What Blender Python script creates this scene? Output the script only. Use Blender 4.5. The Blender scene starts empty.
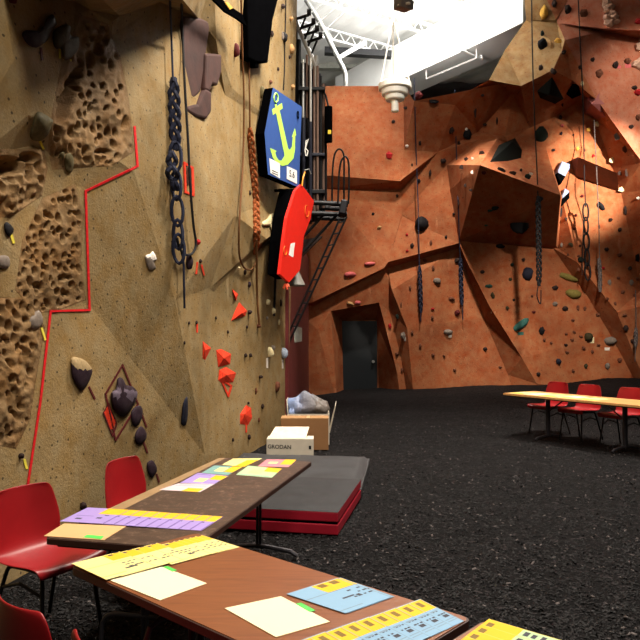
import bpy, bmesh, math, random
from mathutils import Vector, Matrix, Euler, noise
from mathutils.bvhtree import BVHTree
from mathutils.geometry import delaunay_2d_cdt

S = bpy.context.scene
COL = S.collection
V = Vector
R = random.Random(7)

# ------------------------------------------------------------------ camera
F = 686.0            # focal length in pixels of the 640 px frame
CAM_Z = 1.71
TILT = math.atan(16 / F)
cam_data = bpy.data.cameras.new('camera')
cam_data.sensor_width = 36.0
cam_data.lens = 36.0 * F / 640.0
cam_data.clip_start = 0.05
cam_data.clip_end = 200
cam = bpy.data.objects.new('camera', cam_data)
COL.objects.link(cam)
cam.location = (0, 0, CAM_Z)
cam.rotation_euler = (math.pi / 2 + TILT, 0, 0)
S.camera = cam

# ------------------------------------------------------------------ world and light
w = bpy.data.worlds.new('world'); S.world = w
w.use_nodes = True
w.node_tree.nodes['Background'].inputs[0].default_value = (1.0, 0.86, 0.72, 1)
w.node_tree.nodes['Background'].inputs[1].default_value = 0.03

def area(name, loc, target, size, energy, color, sizey=None, spread=None):
    d = bpy.data.lights.new(name, 'AREA')
    d.energy = energy; d.color = color; d.size = size
    if sizey: d.shape = 'RECTANGLE'; d.size_y = sizey
    if spread: d.spread = spread
    o = bpy.data.objects.new(name, d); COL.objects.link(o)
    o.location = loc
    o.rotation_euler = (V(target) - V(loc)).to_track_quat('-Z', 'Y').to_euler()
    return o
def spot(name, loc, target, energy, color, ang, blend=0.5, rad=0.15):
    d = bpy.data.lights.new(name, 'SPOT')
    d.energy = energy; d.color = color; d.spot_size = math.radians(ang); d.spot_blend = blend
    d.shadow_soft_size = rad
    o = bpy.data.objects.new(name, d); COL.objects.link(o)
    o.location = loc
    o.rotation_euler = (V(target) - V(loc)).to_track_quat('-Z', 'Y').to_euler()
    return o
WARM = (1.0, 0.91, 0.79)
area('hall_lamp_over_tables', (1.8, 3.0, 9.2), (0.4, 3.6, 0), 1.4, 320, WARM, spread=1.9)
area('hall_lamp_by_wall', (1.6, 8.6, 9.8), (-0.9, 8.2, 1.0), 1.2, 620, WARM, spread=2.2)
area('fill_behind_camera', (2.0, -3.0, 9.0), (-2.0, 6.0, 3.0), 2.0, 170, WARM, spread=1.7)  # unseen lamp added behind the camera as frontal fill
spot('lower_wall_fill', (3.2, 15.2, 11.2), (3.0, 20.4, 1.6), 4800, WARM, 44, 0.8, 0.3)  # unseen spot added, cone shaped to light the lower wall
spot('lower_right_fill', (6.2, 10.5, 9.0), (6.8, 20.4, 0.8), 5800, WARM, 34, 0.9, 0.3)  # unseen spot added to lift the lower right of the wall
spot('left_panel_fill', (0.9, 12.0, 10.0), (0.8, 20.2, 7.3), 2600, WARM, 30, 0.7, 0.3)  # unseen spot added, cone shaped to the upper left panel
spot('right_panel_fill', (10.5, 15.0, 11.2), (9.4, 20.0, 8.4), 1500, WARM, 50, 0.8, 0.3)  # unseen spot added for the upper right panels
area('hall_lamp_far', (3.0, 15.0, 11.4), (3.0, 16.5, 2.0), 1.0, 130, WARM)
area('far_table_fill', (4.0, 10.5, 9.6), (4.3, 11.2, 0), 1.2, 210, WARM, spread=1.3)  # unseen lamp added to brighten the far chairs
area('roof_fill', (3.0, 19.0, 11.6), (2.6, 21.2, 14.2), 1.4, 1300, (1.0, 0.97, 0.93), 4.0)  # unseen area light added to whiten the roof
spot('wall_flood', (11.4, 12.8, 8.2), (7.7, 20.4, 6.2), 16000, (1.0, 0.9, 0.76), 25, 0.9, 0.12)
spot('corner_flood', (0.7, 11.0, 10.6), (-0.75, 11.2, 7.2), 2400, WARM, 60, 0.9, 0.2)
spot('pendant_fill', (0.6, -2.0, 8.8), (1.09, 10.0, 5.15), 3500, WARM, 4, 0.9, 0.1)  # unseen narrow spot added to brighten the pendant

vs = S.view_settings
vs.view_transform = 'Standard'
try: vs.look = 'None'
except Exception: pass
vs.exposure = 0.0
vs.gamma = 1.0
vs.use_curve_mapping = False
try: S.cycles.use_denoising = True
except Exception: pass

# ------------------------------------------------------------------ pixel geometry
_fw = V((0, math.cos(TILT), math.sin(TILT)))
_up = V((0, -math.sin(TILT), math.cos(TILT)))
EYE = V((0, 0, CAM_Z))
def ray(px, py):
    return (_fw * F + V((1, 0, 0)) * (px - 320) + _up * (320 - py)).normalized()
def on_plane(px, py, p, n):
    d = ray(px, py); n = V(n)
    return EYE + d * ((V(p) - EYE).dot(n) / d.dot(n))
def at_z(px, py, z): return on_plane(px, py, (0, 0, z), (0, 0, 1))
def at_y(px, py, y): return on_plane(px, py, (0, y, 0), (0, 1, 0))
def to_px(p):
    q = V(p) - EYE
    d = q.dot(_fw)
    return (320 + F * q.x / d, 320 - F * q.dot(_up) / d)

LP = V((-2.12, 5.013, 0)); LU = V((0.2087, 1, 0)).normalized(); LN = V((LU.y, -LU.x, 0))
def lw(px, py, off=0.0): return on_plane(px, py, LP + LN * off, LN)
def lwp(y, z, off=0.0):
    t = (y - LP.y) / LU.y
    return LP + LU * t + LN * off + V((0, 0, z))
BY = 20.5
def bw(px, py, off=0.0): return at_y(px, py, BY - off)

# ------------------------------------------------------------------ materials
def _srgb(c):
    return tuple(((v / 12.92) if v <= 0.04045 else ((v + 0.055) / 1.055) ** 2.4) for v in c)
def C8(r, g, b): return _srgb((r / 255, g / 255, b / 255))
class NT:
    def __init__(s, name):
        s.m = bpy.data.materials.new(name); s.m.use_nodes = True
        s.t = s.m.node_tree; s.b = s.t.nodes['Principled BSDF']
    def n(s, typ, **kw):
        x = s.t.nodes.new(typ)
        for k, v in kw.items(): setattr(x, k, v)
        return x
    def l(s, a, b): s.t.links.new(a, b)
    def coord(s, kind='Object', scale=(1, 1, 1), rot=(0, 0, 0)):
        tc = s.n('ShaderNodeTexCoord'); mp = s.n('ShaderNodeMapping')
        mp.inputs['Scale'].default_value = scale; mp.inputs['Rotation'].default_value = rot
        s.l(tc.outputs[kind], mp.inputs[0]); return mp.outputs[0]
    def noise(s, vec, scale, detail=4, rough=0.55, dist=0.0):
        x = s.n('ShaderNodeTexNoise'); x.inputs['Scale'].default_value = scale
        x.inputs['Detail'].default_value = detail; x.inputs['Roughness'].default_value = rough
        x.inputs['Distortion'].default_value = dist
        s.l(vec, x.inputs['Vector']); return x.outputs['Fac']
    def ramp(s, fac, stops):
        x = s.n('ShaderNodeValToRGB'); e = x.color_ramp.elements
        while len(e) < len(stops): e.new(0.5)
        for i, (p, c) in enumerate(stops):
            e[i].position = p; e[i].color = tuple(c) + (1,) if len(c) == 3 else c
        s.l(fac, x.inputs[0]); return x.outputs[0]
    def mix(s, fac, a, b, mode='MIX'):
        x = s.n('ShaderNodeMix', data_type='RGBA', blend_type=mode)
        for sock, v in ((x.inputs[0], fac), (x.inputs[6], a), (x.inputs[7], b)):
            if hasattr(v, 'is_linked') or hasattr(v, 'links'): s.l(v, sock)
            elif isinstance(v, (int, float)): sock.default_value = v
            else: sock.default_value = tuple(v) + (1,)
        return x.outputs[2]
    def bump(s, h, strength=0.3, dist=0.02):
        x = s.n('ShaderNodeBump'); x.inputs['Strength'].default_value = strength
        x.inputs['Distance'].default_value = dist
        s.l(h, x.inputs['Height']); s.l(x.outputs[0], s.b.inputs['Normal'])
    def fin(s, color=None, rough=0.6, metal=0.0, spec=0.5):
        if color is not None:
            if hasattr(color, 'links'): s.l(color, s.b.inputs['Base Color'])
            else: s.b.inputs['Base Color'].default_value = tuple(color) + (1,)
        s.b.inputs['Roughness'].default_value = rough
        s.b.inputs['Metallic'].default_value = metal
        s.b.inputs['Specular IOR Level'].default_value = spec
        return s.m
_cache = {}
def flat(name, c, rough=0.6, metal=0.0, var=0.12, scale=12.0, bump=0.0, spec=0.4):
    """a plain surface with a little procedural unevenness"""
    if name in _cache: return _cache[name]
    t = NT(name); v = t.coord()
    f = t.noise(v, scale)
    lo = tuple(x * (1 - var) for x in c); hi = tuple(min(1, x * (1 + var)) for x in c)
    col = t.ramp(f, [(0.3, lo), (0.7, hi)])
    if bump: t.bump(t.noise(v, scale * 4), bump, 0.01)
    _cache[name] = t.fin(col, rough, metal, spec); return _cache[name]

def wall_material(name, base, dark, light, dots=(9.0, 0.05), axis='left'):
    t = NT(name)
    v = t.coord()
    big = t.noise(v, 0.7, 5, 0.6, 0.6)
    col = t.ramp(big, [(0.28, dark), (0.52, base), (0.78, light)])
    mid = t.noise(v, 5.0, 6, 0.65)
    col = t.mix(t.ramp(mid, [(0.35, (0, 0, 0)), (0.75, (1, 1, 1))]), col, light, 'SOFT_LIGHT')
    grain = t.noise(v, 60.0, 3, 0.7)
    g = t.ramp(grain, [(0.3, (0.86, 0.86, 0.86)), (0.7, (1.1, 1.1, 1.1))])
    col = t.mix(1.0, col, g, 'MULTIPLY')
    # chalky smudges
    sm = t.noise(t.coord(scale=(1, 1, 0.45)), 3.2, 3, 0.5, 0.3)
    col = t.mix(t.ramp(sm, [(0.66, (0, 0, 0)), (0.80, (0.4, 0.4, 0.4))]), col, tuple(min(1, x * 1.5 + 0.05) for x in light))
    # bolt holes: small dark dots on the plane of the wall
    tc = t.n('ShaderNodeTexCoord'); sep = t.n('ShaderNodeSeparateXYZ'); cmb = t.n('ShaderNodeCombineXYZ')
    t.l(tc.outputs['Object'], sep.inputs[0])
    t.l(sep.outputs['Y' if axis == 'left' else 'X'], cmb.inputs[0]); t.l(sep.outputs['Z'], cmb.inputs[1])
    vo = t.n('ShaderNodeTexVoronoi', voronoi_dimensions='2D'); vo.inputs['Scale'].default_value = dots[0]
    vo.inputs['Randomness'].default_value = 0.85
    t.l(cmb.outputs[0], vo.inputs['Vector'])
    dm = t.ramp(vo.outputs['Distance'], [(dots[1], (0.8, 0.8, 0.8)), (dots[1] + 0.02, (0, 0, 0))])
    col = t.mix(dm, col, (0.02, 0.013, 0.008))
    h = t.n('ShaderNodeMath', operation='ADD'); t.l(t.noise(v, 22.0, 5, 0.6), h.inputs[0]); t.l(grain, h.inputs[1])
    t.bump(h.outputs[0], 0.35, 0.02)
    return t.fin(col, 0.85, 0, 0.2)

# ------------------------------------------------------------------ mesh helpers
def tag(o, label=None, cat=None, group=None, kind=None):
    if label: o['label'] = label
    if cat: o['category'] = cat
    if group: o['group'] = group
    if kind: o['kind'] = kind
    return o
def empty(name, loc, rz=0.0):
    o = bpy.data.objects.new(name, None); COL.objects.link(o)
    o.empty_display_size = 0.1
    o.location = loc; o.rotation_euler = (0, 0, rz); return o
class MB:
    """collects shapes and links them as ONE mesh object"""
    def __init__(s): s.v = []; s.f = []; s.mi = []
    def add(s, vs, fs, mi=0):
        b = len(s.v); s.v += [V(p) for p in vs]
        for f in fs: s.f.append([b + i for i in f]); s.mi.append(mi)
        return s
    def box(s, c, size, rot=None, mi=0):
        x, y, z = (d / 2 for d in size)
        p = [V((a * x, b * y, d * z)) for d in (-1, 1) for b in (-1, 1) for a in (-1, 1)]
        if rot is not None:
            m = rot if isinstance(rot, Matrix) else Euler(rot).to_matrix()
            p = [m @ q for q in p]
        c = V(c)
        return s.add([c + q for q in p], [(0, 2, 3, 1), (4, 5, 7, 6), (0, 1, 5, 4), (2, 6, 7, 3), (0, 4, 6, 2), (1, 3, 7, 5)], mi)
    def tube(s, pts, r, n=8, mi=0, closed=False, caps=True):
        pts = [V(p) for p in pts]; m = len(pts)
        rs = r if isinstance(r, (list, tuple)) else [r] * m
        vs = []; prev = None
        for i in range(m):
            if closed: t = pts[(i + 1) % m] - pts[i - 1]
            else: t = pts[min(i + 1, m - 1)] - pts[max(i - 1, 0)]
            if t.length < 1e-9: t = V((0, 0, 1))
            t.normalize()
            if prev is None:
                a = V((1, 0, 0)) if abs(t.x) < 0.8 else V((0, 1, 0))
                u = t.cross(a).normalized()
            else:
                u = prev - t * prev.dot(t)
                u = u.normalized() if u.length > 1e-6 else t.cross(V((1, 0, 0.3))).normalized()
            prev = u; w_ = t.cross(u)
            for k in range(n):
                a = 2 * math.pi * k / n
                vs.append(pts[i] + (u * math.cos(a) + w_ * math.sin(a)) * rs[i])
        fs = []
        for i in range(m if closed else m - 1):
            j = (i + 1) % m
            for k in range(n):
                k2 = (k + 1) % n
                fs.append((i * n + k, i * n + k2, j * n + k2, j * n + k))
        if not closed and caps:
            fs.append(tuple(range(n))[::-1]); fs.append(tuple((m - 1) * n + k for k in range(n)))
        return s.add(vs, fs, mi)
    def prism(s, poly, d, mi=0, mi_side=None):
        """polygon (3D points) extruded by the vector d; poly is the front face"""
        poly = [V(p) for p in poly]; n = len(poly); d = V(d)
        b = len(s.v)
        s.v += poly + [p + d for p in poly]
        s.f.append([b + i for i in range(n)]); s.mi.append(mi)
        ms = mi if mi_side is None else mi_side
        s.f.append([b + n + i for i in range(n)][::-1]); s.mi.append(ms)
        for i in range(n):
            j = (i + 1) % n
            s.f.append([b + j, b + i, b + n + i, b + n + j]); s.mi.append(ms)
        return s
    def lathe(s, prof, c, n=24, mi=0):
        c = V(c); m = len(prof); vs = []
        for r, z in prof:
            for k in range(n):
                a = 2 * math.pi * k / n
                vs.append(c + V((r * math.cos(a), r * math.sin(a), z)))
        fs = [(i * n + k, i * n + (k + 1) % n, (i + 1) * n + (k + 1) % n, (i + 1) * n + k) for i in range(m - 1) for k in range(n)]
        fs.append(tuple(range(n))[::-1]); fs.append(tuple((m - 1) * n + k for k in range(n)))
        return s.add(vs, fs, mi)
    def build(s, name, mats, parent=None, smooth=False, local=False, bevel=0.0, base=False, fix=True):
        me = bpy.data.meshes.new(name)
        vs = s.v; org = V((0, 0, 0))
        if parent is not None and not local: org = V(parent.location)
        if parent is None and not local:
            lo = V([min(p[i] for p in vs) for i in range(3)]); hi = V([max(p[i] for p in vs) for i in range(3)])
            org = (lo + hi) / 2
            if base: org.z = lo.z
        me.from_pydata([tuple(p - org) for p in vs], [], s.f)
        if not isinstance(mats, (list, tuple)): mats = [mats]
        for m in mats: me.materials.append(m)
        for p, i in zip(me.polygons, s.mi): p.material_index = i; p.use_smooth = smooth
        if fix:
            bm = bmesh.new(); bm.from_mesh(me)
            bmesh.ops.recalc_face_normals(bm, faces=bm.faces); bm.to_mesh(me); bm.free()
        o = bpy.data.objects.new(name, me); COL.objects.link(o)
        if parent is None:
            if not local: o.location = org
        else: o.parent = parent
        if bevel:
            b = o.modifiers.new('bevel', 'BEVEL'); b.width = bevel; b.segments = 2; b.limit_method = 'ANGLE'
        return o
def smooth_line(pts, k=6):
    pts = [V(p) for p in pts]
    if len(pts) < 3: return pts
    out = []
    for i in range(len(pts) - 1):
        p0 = pts[max(i - 1, 0)]; p1 = pts[i]; p2 = pts[i + 1]; p3 = pts[min(i + 2, len(pts) - 1)]
        for j in range(k):
            t = j / k
            out.append(0.5 * ((2 * p1) + (p2 - p0) * t + (2 * p0 - 5 * p1 + 4 * p2 - p3) * t * t + (3 * p1 - p0 - 3 * p2 + p3) * t ** 3))
    out.append(pts[-1]); return out
def inside(x, y, poly):
    c = False; n = len(poly)
    for i in range(n):
        x1, y1 = poly[i]; x2, y2 = poly[i - 1]
        if (y1 > y) != (y2 > y) and x < (x2 - x1) * (y - y1) / (y2 - y1) + x1: c = not c
    return c
def edge_dist(x, y, poly):
    best = 1e9; n = len(poly)
    for i in range(n):
        a = V(poly[i]); b = V(poly[i - 1]); p = V((x, y))
        ab = b - a; t = max(0, min(1, (p - a).dot(ab) / max(ab.length_squared, 1e-9)))
        best = min(best, (p - a - ab * t).length)
    return best
def cdt_faces(pix, edges):
    """triangulate picture points of a relief with the given crease lines"""
    r = delaunay_2d_cdt([V(p) for p in pix], edges, [], 0, 1e-4)
    return r
# ================================================================== the setting
M_beige = wall_material('textured_beige_wall', C8(148, 127, 90), C8(118, 101, 69), C8(172, 150, 112), (6.0, 0.05), 'left')
M_rock = wall_material('moulded_rock', C8(136, 110, 76), C8(102, 82, 56), C8(162, 134, 96), (5.0, 0.02), 'left')
M_orange = wall_material('textured_orange_wall', C8(158, 101, 66), C8(132, 80, 51), C8(174, 116, 79), (4.0, 0.03), 'back')
M_tan = wall_material('textured_tan_wall', C8(142, 114, 78), C8(116, 92, 62), C8(158, 130, 92), (4.0, 0.03), 'back')
M_pink = wall_material('textured_rose_wall', C8(166, 110, 86), C8(140, 88, 68), C8(180, 126, 102), (4.0, 0.03), 'back')
M_maroon = flat('maroon_paint', C8(96, 30, 28), 0.5, 0, 0.15, 2.0)
M_white = flat('white_paint', C8(232, 232, 228), 0.6, 0, 0.03, 2.0)
M_grey_wall = flat('grey_block', C8(150, 152, 140), 0.8, 0, 0.1, 1.5)

class Relief:
    def __init__(s, fn): s.fn = fn; s.pix = []; s.p3 = []; s.e = []; s.names = {}
    def v(s, name, px, py, off=0.0):
        if name in s.names: return s.names[name]
        i = len(s.pix); s.pix.append((px, py)); s.p3.append(s.fn(px, py, off)); s.names[name] = i; return i
    def vw(s, name, p3):
        i = len(s.pix); s.pix.append(to_px(p3)); s.p3.append(V(p3)); s.names[name] = i; return i
    def line(s, *names):
        ids = [s.names[n] for n in names]
        s.e += list(zip(ids[:-1], ids[1:]))
    def tri(s):
        vs, es, fs, ov, oe, of = delaunay_2d_cdt([V((p[0], -p[1])) for p in s.pix], s.e, [], 0, 1e-5)
        out = []
        for k, q in enumerate(vs):
            if ov[k]: out.append(s.p3[ov[k][0]])
            else: out.append(None)
        for k, q in enumerate(vs):
            if out[k] is None and getattr(s, 'bvh', None): out[k] = s.bvh.ray_cast(EYE, ray(q[0], -q[1]), 100)[0]
            if out[k] is None:      # crossing of two creases: average of its neighbours' depth
                nb = [out[a if b == k else b] for a, b in es if k in (a, b) and out[a if b == k else b] is not None]
                dep = sum((p - EYE).length for p in nb) / max(1, len(nb))
                out[k] = EYE + ray(q[0], -q[1]) * dep
        return vs, out, fs

# ---------------- left wall
LR = Relief(lw)
for nm, y, z in (('tn', 2.0, 10.0), ('bn', 2.0, -0.3)):
    LR.vw(nm, lwp(y, z))
for i, y in enumerate((2.8, 4.0, 5.5, 7.5, 9.5)):
    LR.vw('top%d' % i, lwp(y, 10.0)); LR.vw('bot%d' % i, lwp(y, -0.3))
LR.vw('bot_end', lwp(12.35, -0.3))
for nm, x, y, o in (
    ('e0', 302.5, -240, 0), ('e1', 297, 0, 0), ('e2', 294, 140, 0), ('e3', 289, 300, 0), ('e4', 288, 400, 0),
    # dark facet
    ('q0', 88, 190, .0), ('q1', 134, 172, .20), ('q2', 205, 455, .03), ('q4', 90, 305, 0.0), ('q5', 175, 300, .22), ('q6', 206, 520, .0),
    # upper right facet
    ('t0', 112, 38, .06), ('t1', 160, 112, .16), ('t2', 235, 215, .12), ('t3', 268, 240, 0.0),
    # crease on the right
    ('c0', 210, 288, .02), ('c1', 250, 252, .075), ('c2', 278, 230, .08), ('c3', 262, 205, .03), ('c4', 213, 292, .0), ('c5', 252, 256, .03), ('c6', 278, 235, .03),
    # pink ridge far left
    ('p0', 2, -10, .14), ('p1', 14, 60, .2), ('p2', 28, 115, .2), ('p3', 32, 146, .1),
    # overhang at the top
    ('w0', 70, -30, 1.05), ('w1', 164, -22, .8), ('w2', 112, 22, .12), ('w3', 90, 10, .12), ('w4', 120, 16, .12), ('w5', 160, 2, .1), ('w6', 76, 2, .1),
    # top right swelling
    ('s0', 214, -30, .2), ('s1', 216, 40, .13), ('s2', 232, 88, .03), ('s3', 200, 20, .03), ('s4', 225, 95, .0), ('s5', 244, 40, .04),
    # lower area
    ('l0', 50, 312, .0)):
    LR.v(nm, x, y, o)
def coplanar(rel, names, three):
    a, b, c = (rel.p3[rel.names[n]] for n in three)
    n_ = (b - a).cross(c - a).normalized()
    for q in names:
        i = rel.names[q]; rel.p3[i] = on_plane(rel.pix[i][0], rel.pix[i][1], a, n_)
coplanar(LR, ['q0', 'q5'], ['q1', 'q2', 'q4'])
LR.line('tn', 'top0', 'top1', 'top2', 'top3', 'top4', 'e0', 'e1', 'e2', 'e3', 'e4', 'bot_end', 'bot4', 'bot3', 'bot2', 'bot1', 'bot0', 'bn', 'tn')
LR.line('q0', 'q1', 'q5', 'q2', 'q6'); LR.line('q0', 'q4', 'q2')
LR.line('t0', 't1', 't2', 't3'); LR.line('c0', 'c1', 'c2'); LR.line('c2', 'c3', 't2'); LR.line('c4', 'c5', 'c6')
LR.line('p0', 'p1', 'p2', 'p3')
LR.line('w0', 'w1'); LR.line('w6', 'w3', 'w2', 'w4', 'w5'); LR.line('w0', 'w6'); LR.line('w1', 'w5')
LR.line('s0', 's1', 's2'); LR.line('s0', 's3', 's4'); LR.line('s0', 's5', 's2')
_, lp0, lf0 = LR.tri()
LBVH = BVHTree.FromPolygons(lp0, lf0)
PATCH = [[(80, 14), (108, 24), (121, 60), (129, 100), (134, 152), (112, 166), (52, 170), (48, 146), (52, 112), (60, 70)],
         [(42, 198), (75, 184), (84, 215), (81, 260), (86, 300), (60, 310), (35, 314), (15, 290), (22, 240)],
         [(-30, 296), (30, 298), (45, 328), (36, 380), (30, 420), (16, 449), (-30, 440)],
         [(-40, 150), (44, 148), (48, 168), (42, 196), (10, 218), (-40, 215)]]
for q, poly in enumerate(PATCH):
    m_ = len(poly); nm = []
    for i, (x, y) in enumerate(poly):
        x2, y2 = poly[(i + 1) % m_]
        for k_ in range(3):
            xx = x + (x2 - x) * k_ / 3; yy = y + (y2 - y) * k_ / 3
            loc = LBVH.ray_cast(EYE, ray(xx, yy), 100)[0]
            n_ = 'patch%d_%d_%d' % (q, i, k_); LR.vw(n_, loc); nm.append(n_)
    LR.line(*(nm + [nm[0]]))
LR.bvh = LBVH
lq, lp, lf = LR.tri()
LBVH = BVHTree.FromPolygons(lp, lf)
def in_patch(f):
    cx = sum(lq[i][0] for i in f) / len(f); cy = -sum(lq[i][1] for i in f) / len(f)
    return any(inside(cx, cy, p) for p in PATCH)
mb = MB(); mb.add(lp, [f for f in lf if not in_patch(f)])
ends = [LR.p3[LR.names[n]] for n in ('e0', 'e1', 'e2', 'e3', 'e4', 'bot_end')]
for a, b in zip(ends[:-1], ends[1:]):
    mb.add([a, b, b - LN * 0.35, a - LN * 0.35], [(0, 1, 2, 3)])
wall_left = mb.build('wall_left', M_beige, local=True); tag(wall_left, kind='structure')

def cast(bvh, px, py):
    loc, nor, idx, dist = bvh.ray_cast(EYE, ray(px, py), 100)
    if loc is None: return None, None
    if nor.dot(ray(px, py)) > 0: nor = -nor
    return loc, nor

# rock relief patches moulded on the left wall
def rock_patch(poly, seed, step, n_pock, bulge, size, extra=()):
    rr = random.Random(seed)
    xs = [p[0] for p in poly]; ys = [p[1] for p in poly]
    x0, x1, y0, y1 = min(xs), max(xs), min(ys), max(ys)
    pock = list(extra); tries = 0
    while len(pock) < n_pock + len(extra) and tries < 6000:
        tries += 1
        x = rr.uniform(x0, x1); y = rr.uniform(y0, y1)
        if not inside(x, y, poly) or edge_dist(x, y, poly) < 1.5: continue
        a = rr.uniform(*size); b = a * rr.uniform(1.3, 2.3)
        if any(abs(x - p[0]) < (a + p[2]) * 1.1 and abs(y - p[1]) < (b + p[3]) * 1.0 for p in pock): continue
        pock.append((x, y, a, b, rr.uniform(-0.5, 0.25), rr.uniform(0.5, 1.0)))
    nx = int((x1 - x0) / step) + 1; ny = int((y1 - y0) / step) + 1
    ids = {}; vs = []; fs = []
    for j in range(ny + 1):
        for i in range(nx + 1):
            x = x0 + i * step; y = y0 + j * step
            ins = inside(x, y, poly)
            d = edge_dist(x, y, poly)
            if not ins and d > step * 1.5: continue
            loc, nor = cast(LBVH, x, y)
            if loc is None: continue
            fade = max(0.0, min(1.0, d / 7.0)) if ins else 0.0
            fade = fade * fade * (3 - 2 * fade)
            h = bulge * fade * (0.15 + 0.8 * noise.noise(V((x * 0.05, y * 0.035, seed))) + 0.35 * noise.noise(V((x * 0.2, y * 0.13, seed))))
            for (cx, cy, a, b, ang, dep) in pock:
                dx = x - cx; dy = y - cy
                if abs(dx) > 2 * b + 3 or abs(dy) > 2 * b + 3: continue
                u = (dx * math.cos(ang) + dy * math.sin(ang)) / a; q = (-dx * math.sin(ang) + dy * math.cos(ang)) / b
                rad = u * u + q * q
                if rad < 1.6: h -= fade * dep * 0.075 * max(0.0, 1 - rad / 1.5) ** 0.6
            if not ins: h = -0.004
            ids[(i, j)] = len(vs); vs.append(loc + LN * h)
    for j in range(ny):
        for i in range(nx):
            k = [(i, j), (i + 1, j), (i + 1, j + 1), (i, j + 1)]
            if all(q in ids for q in k): fs.append([ids[q] for q in k])
    m = MB(); m.add(vs, fs)
    o = m.build('rock_relief', M_rock, parent=wall_left, smooth=True, local=True)
    ROCK.append((vs, fs)); return o
ROCK = []
rock_patch(PATCH[0], 3, 1.0, 60, 0.05, (1.3, 2.9), [(68, 95, 5.5, 26, 0.35, 1.6), (98, 45, 4, 9, 0.0, 1.0), (90, 60, 4, 8, 0.1, 0.9), (101, 152, 8, 3, 0, .6)])
rock_patch(PATCH[1], 5, 0.9, 80, 0.03, (1.2, 2.5))
rock_patch(PATCH[2], 9, 1.0, 66, 0.05, (1.4, 3.0))
rock_patch(PATCH[3], 11, 1.0, 22, 0.08, (1.6, 3.0), [(0, 166, 21, 9, 0, 2.2), (28, 157, 8, 5, 0, 1.2)])

# ---------------- back wall
BR = Relief(bw)
for nm, x, y, o in (
    ('bl', 280, 404, 0), ('bl2', 343, 404, 0), ('b3', 412, 404, 0), ('b4', 520, 404, .15), ('b5', 660, 404, .4), ('b6', 900, 404, .5),
    ('tl', 280, 86, 0), ('tm', 404, 86, .1), ('r0', 900, -60, .3), ('r1', 900, 150, .6), ('r2', 900, 300, .4), ('t1', 520, -60, .3), ('t2', 600, -60, .3),
    # upper left panel and its ledge
    ('a0', 322, 175, .55), ('a1', 400, 181, .55), ('a2', 438, 152, .5), ('a3', 400, 190, .04), ('a4', 322, 189, .04), ('a5', 402, 214, .06), ('a6', 404, 150, .4),
    ('a7', 310, 176, .5), ('a8', 306, 190, .0),
    # crease over the lower part
    ('k0', 300, 305, .04), ('k1', 313, 302, .35), ('k2', 388, 262, .40), ('k3', 459, 243, .42), ('k4', 313, 306, .02), ('k5', 388, 268, .06), ('k6', 459, 248, .10),
    ('k7', 402, 216, .05), ('k8', 430, 230, .3),
    # big overhang
    ('f0', 459, 241, .42), ('f1', 556, 246, .2), ('f2', 480, 165, 2.7), ('f3', 560, 195, 2.2), ('f4', 497, 139, .7), ('f5', 546, 148, .6), ('f6', 562, 197, .0), ('f7', 558, 248, 0.0), ('f8', 450, 190, .5), ('f9', 478, 140, .5),
    # fin of the ridge
    ('g0', 447, 165, .40),
    # upper centre: the duct's shade and a lit patch shaped into the facets
    ('h0', 455, 105, .95), ('h1', 500, 84, .9), ('h2', 470, 90, 1.3), ('h3', 414, 101, .9), ('h4', 505, 136, .30), ('h5', 478, 132, .2), ('h6', 513, 93, .35),
    # tan panel
    ('g1', 526, 20, .3), ('g2', 505, 50, .35), ('g3', 489, 80, 1.2), ('g4', 521, 86, 1.15), ('g5', 553, 70, 1.3), ('g6', 562, 50, 1.2), ('g7', 556, 20, .45), ('g8', 565, 40, 1.1),
    # dark volume under it
    ('m0', 583, 98, .12), ('m1', 556, 116, .12), ('m2', 530, 128, .12), ('m3', 506, 142, .35), ('m4', 572, 80, 1.1),
    # crease upper right
    ('u0', 557, 20, .42), ('u1', 605, 29, .9), ('u2', 660, 31, 1.1), ('u3', 605, 31, .45), ('u4', 660, 43, .4), ('u5', 557, 23, .40),
    # ridge of the right buttress
    ('j0', 597, 100, 1.0), ('j1', 642, 162, 1.0), ('j2', 660, 190, 1.0), ('j3', 594, 116, .1), ('j4', 606, 150, .1), ('j5', 621, 192, .1), ('j6', 633, 250, .1), ('j7', 641, 290, .1), ('j8', 668, 300, .8),
    # dark fin lower right
    ('n0', 553, 248, .04), ('n1', 577, 262, .55), ('n2', 617, 312, .75), ('n3', 641, 372, .5), ('n4', 640, 390, .12), ('n5', 610, 334, .12), ('n6', 588, 297, .12), ('n7', 568, 270, .08),
    # fin lower middle
    ('o0', 467, 262, .5), ('o1', 490, 307, .62), ('o2', 522, 358, .55), ('o3', 537, 384, .45), ('o4', 470, 282, .08), ('o5', 484, 318, .08), ('o6', 508, 375, .1), ('o7', 512, 388, .1),
    # fin right of the doorway
    ('d0', 384, 268, .42), ('d1', 392, 290, .40), ('d2', 407, 328, .42), ('d3', 413, 389, .36), ('d4', 390, 312, .08), ('d5', 401, 358, .06), ('d6', 406, 389, .05),
    # doorway
    ('w0', 331, 311, .08), ('w1', 379, 302.5, .08), ('w2', 397, 372, .05), ('w2b', 401, 404, .05), ('w3', 337, 404, .0),
    ('x0', 343, 321, -.85), ('x1', 375.5, 319.5, -.85), ('x2', 380, 396, -.85), ('x3', 344.5, 396, -.85),
    # corner by the maroon wall
    ('q0', 307, 320, .0), ('q1', 318, 330, .22)):
    BR.v(nm, x, y, o)
L_ = BR.line
L_('bl', 'tl', 'tm'); L_('bl', 'w3', 'w2b', 'b3', 'b4', 'b5', 'b6'); L_('tm', 'h3'); L_('r0', 'r1', 'r2', 'b6'); L_('t1', 't2', 'r0')
L_('a7', 'a0', 'a1', 'a2'); L_('a8', 'a4', 'a3', 'a5', 'a2'); L_('tm', 'a6', 'a1')
L_('a3', 'a1'); L_('a5', 'k2')
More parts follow.
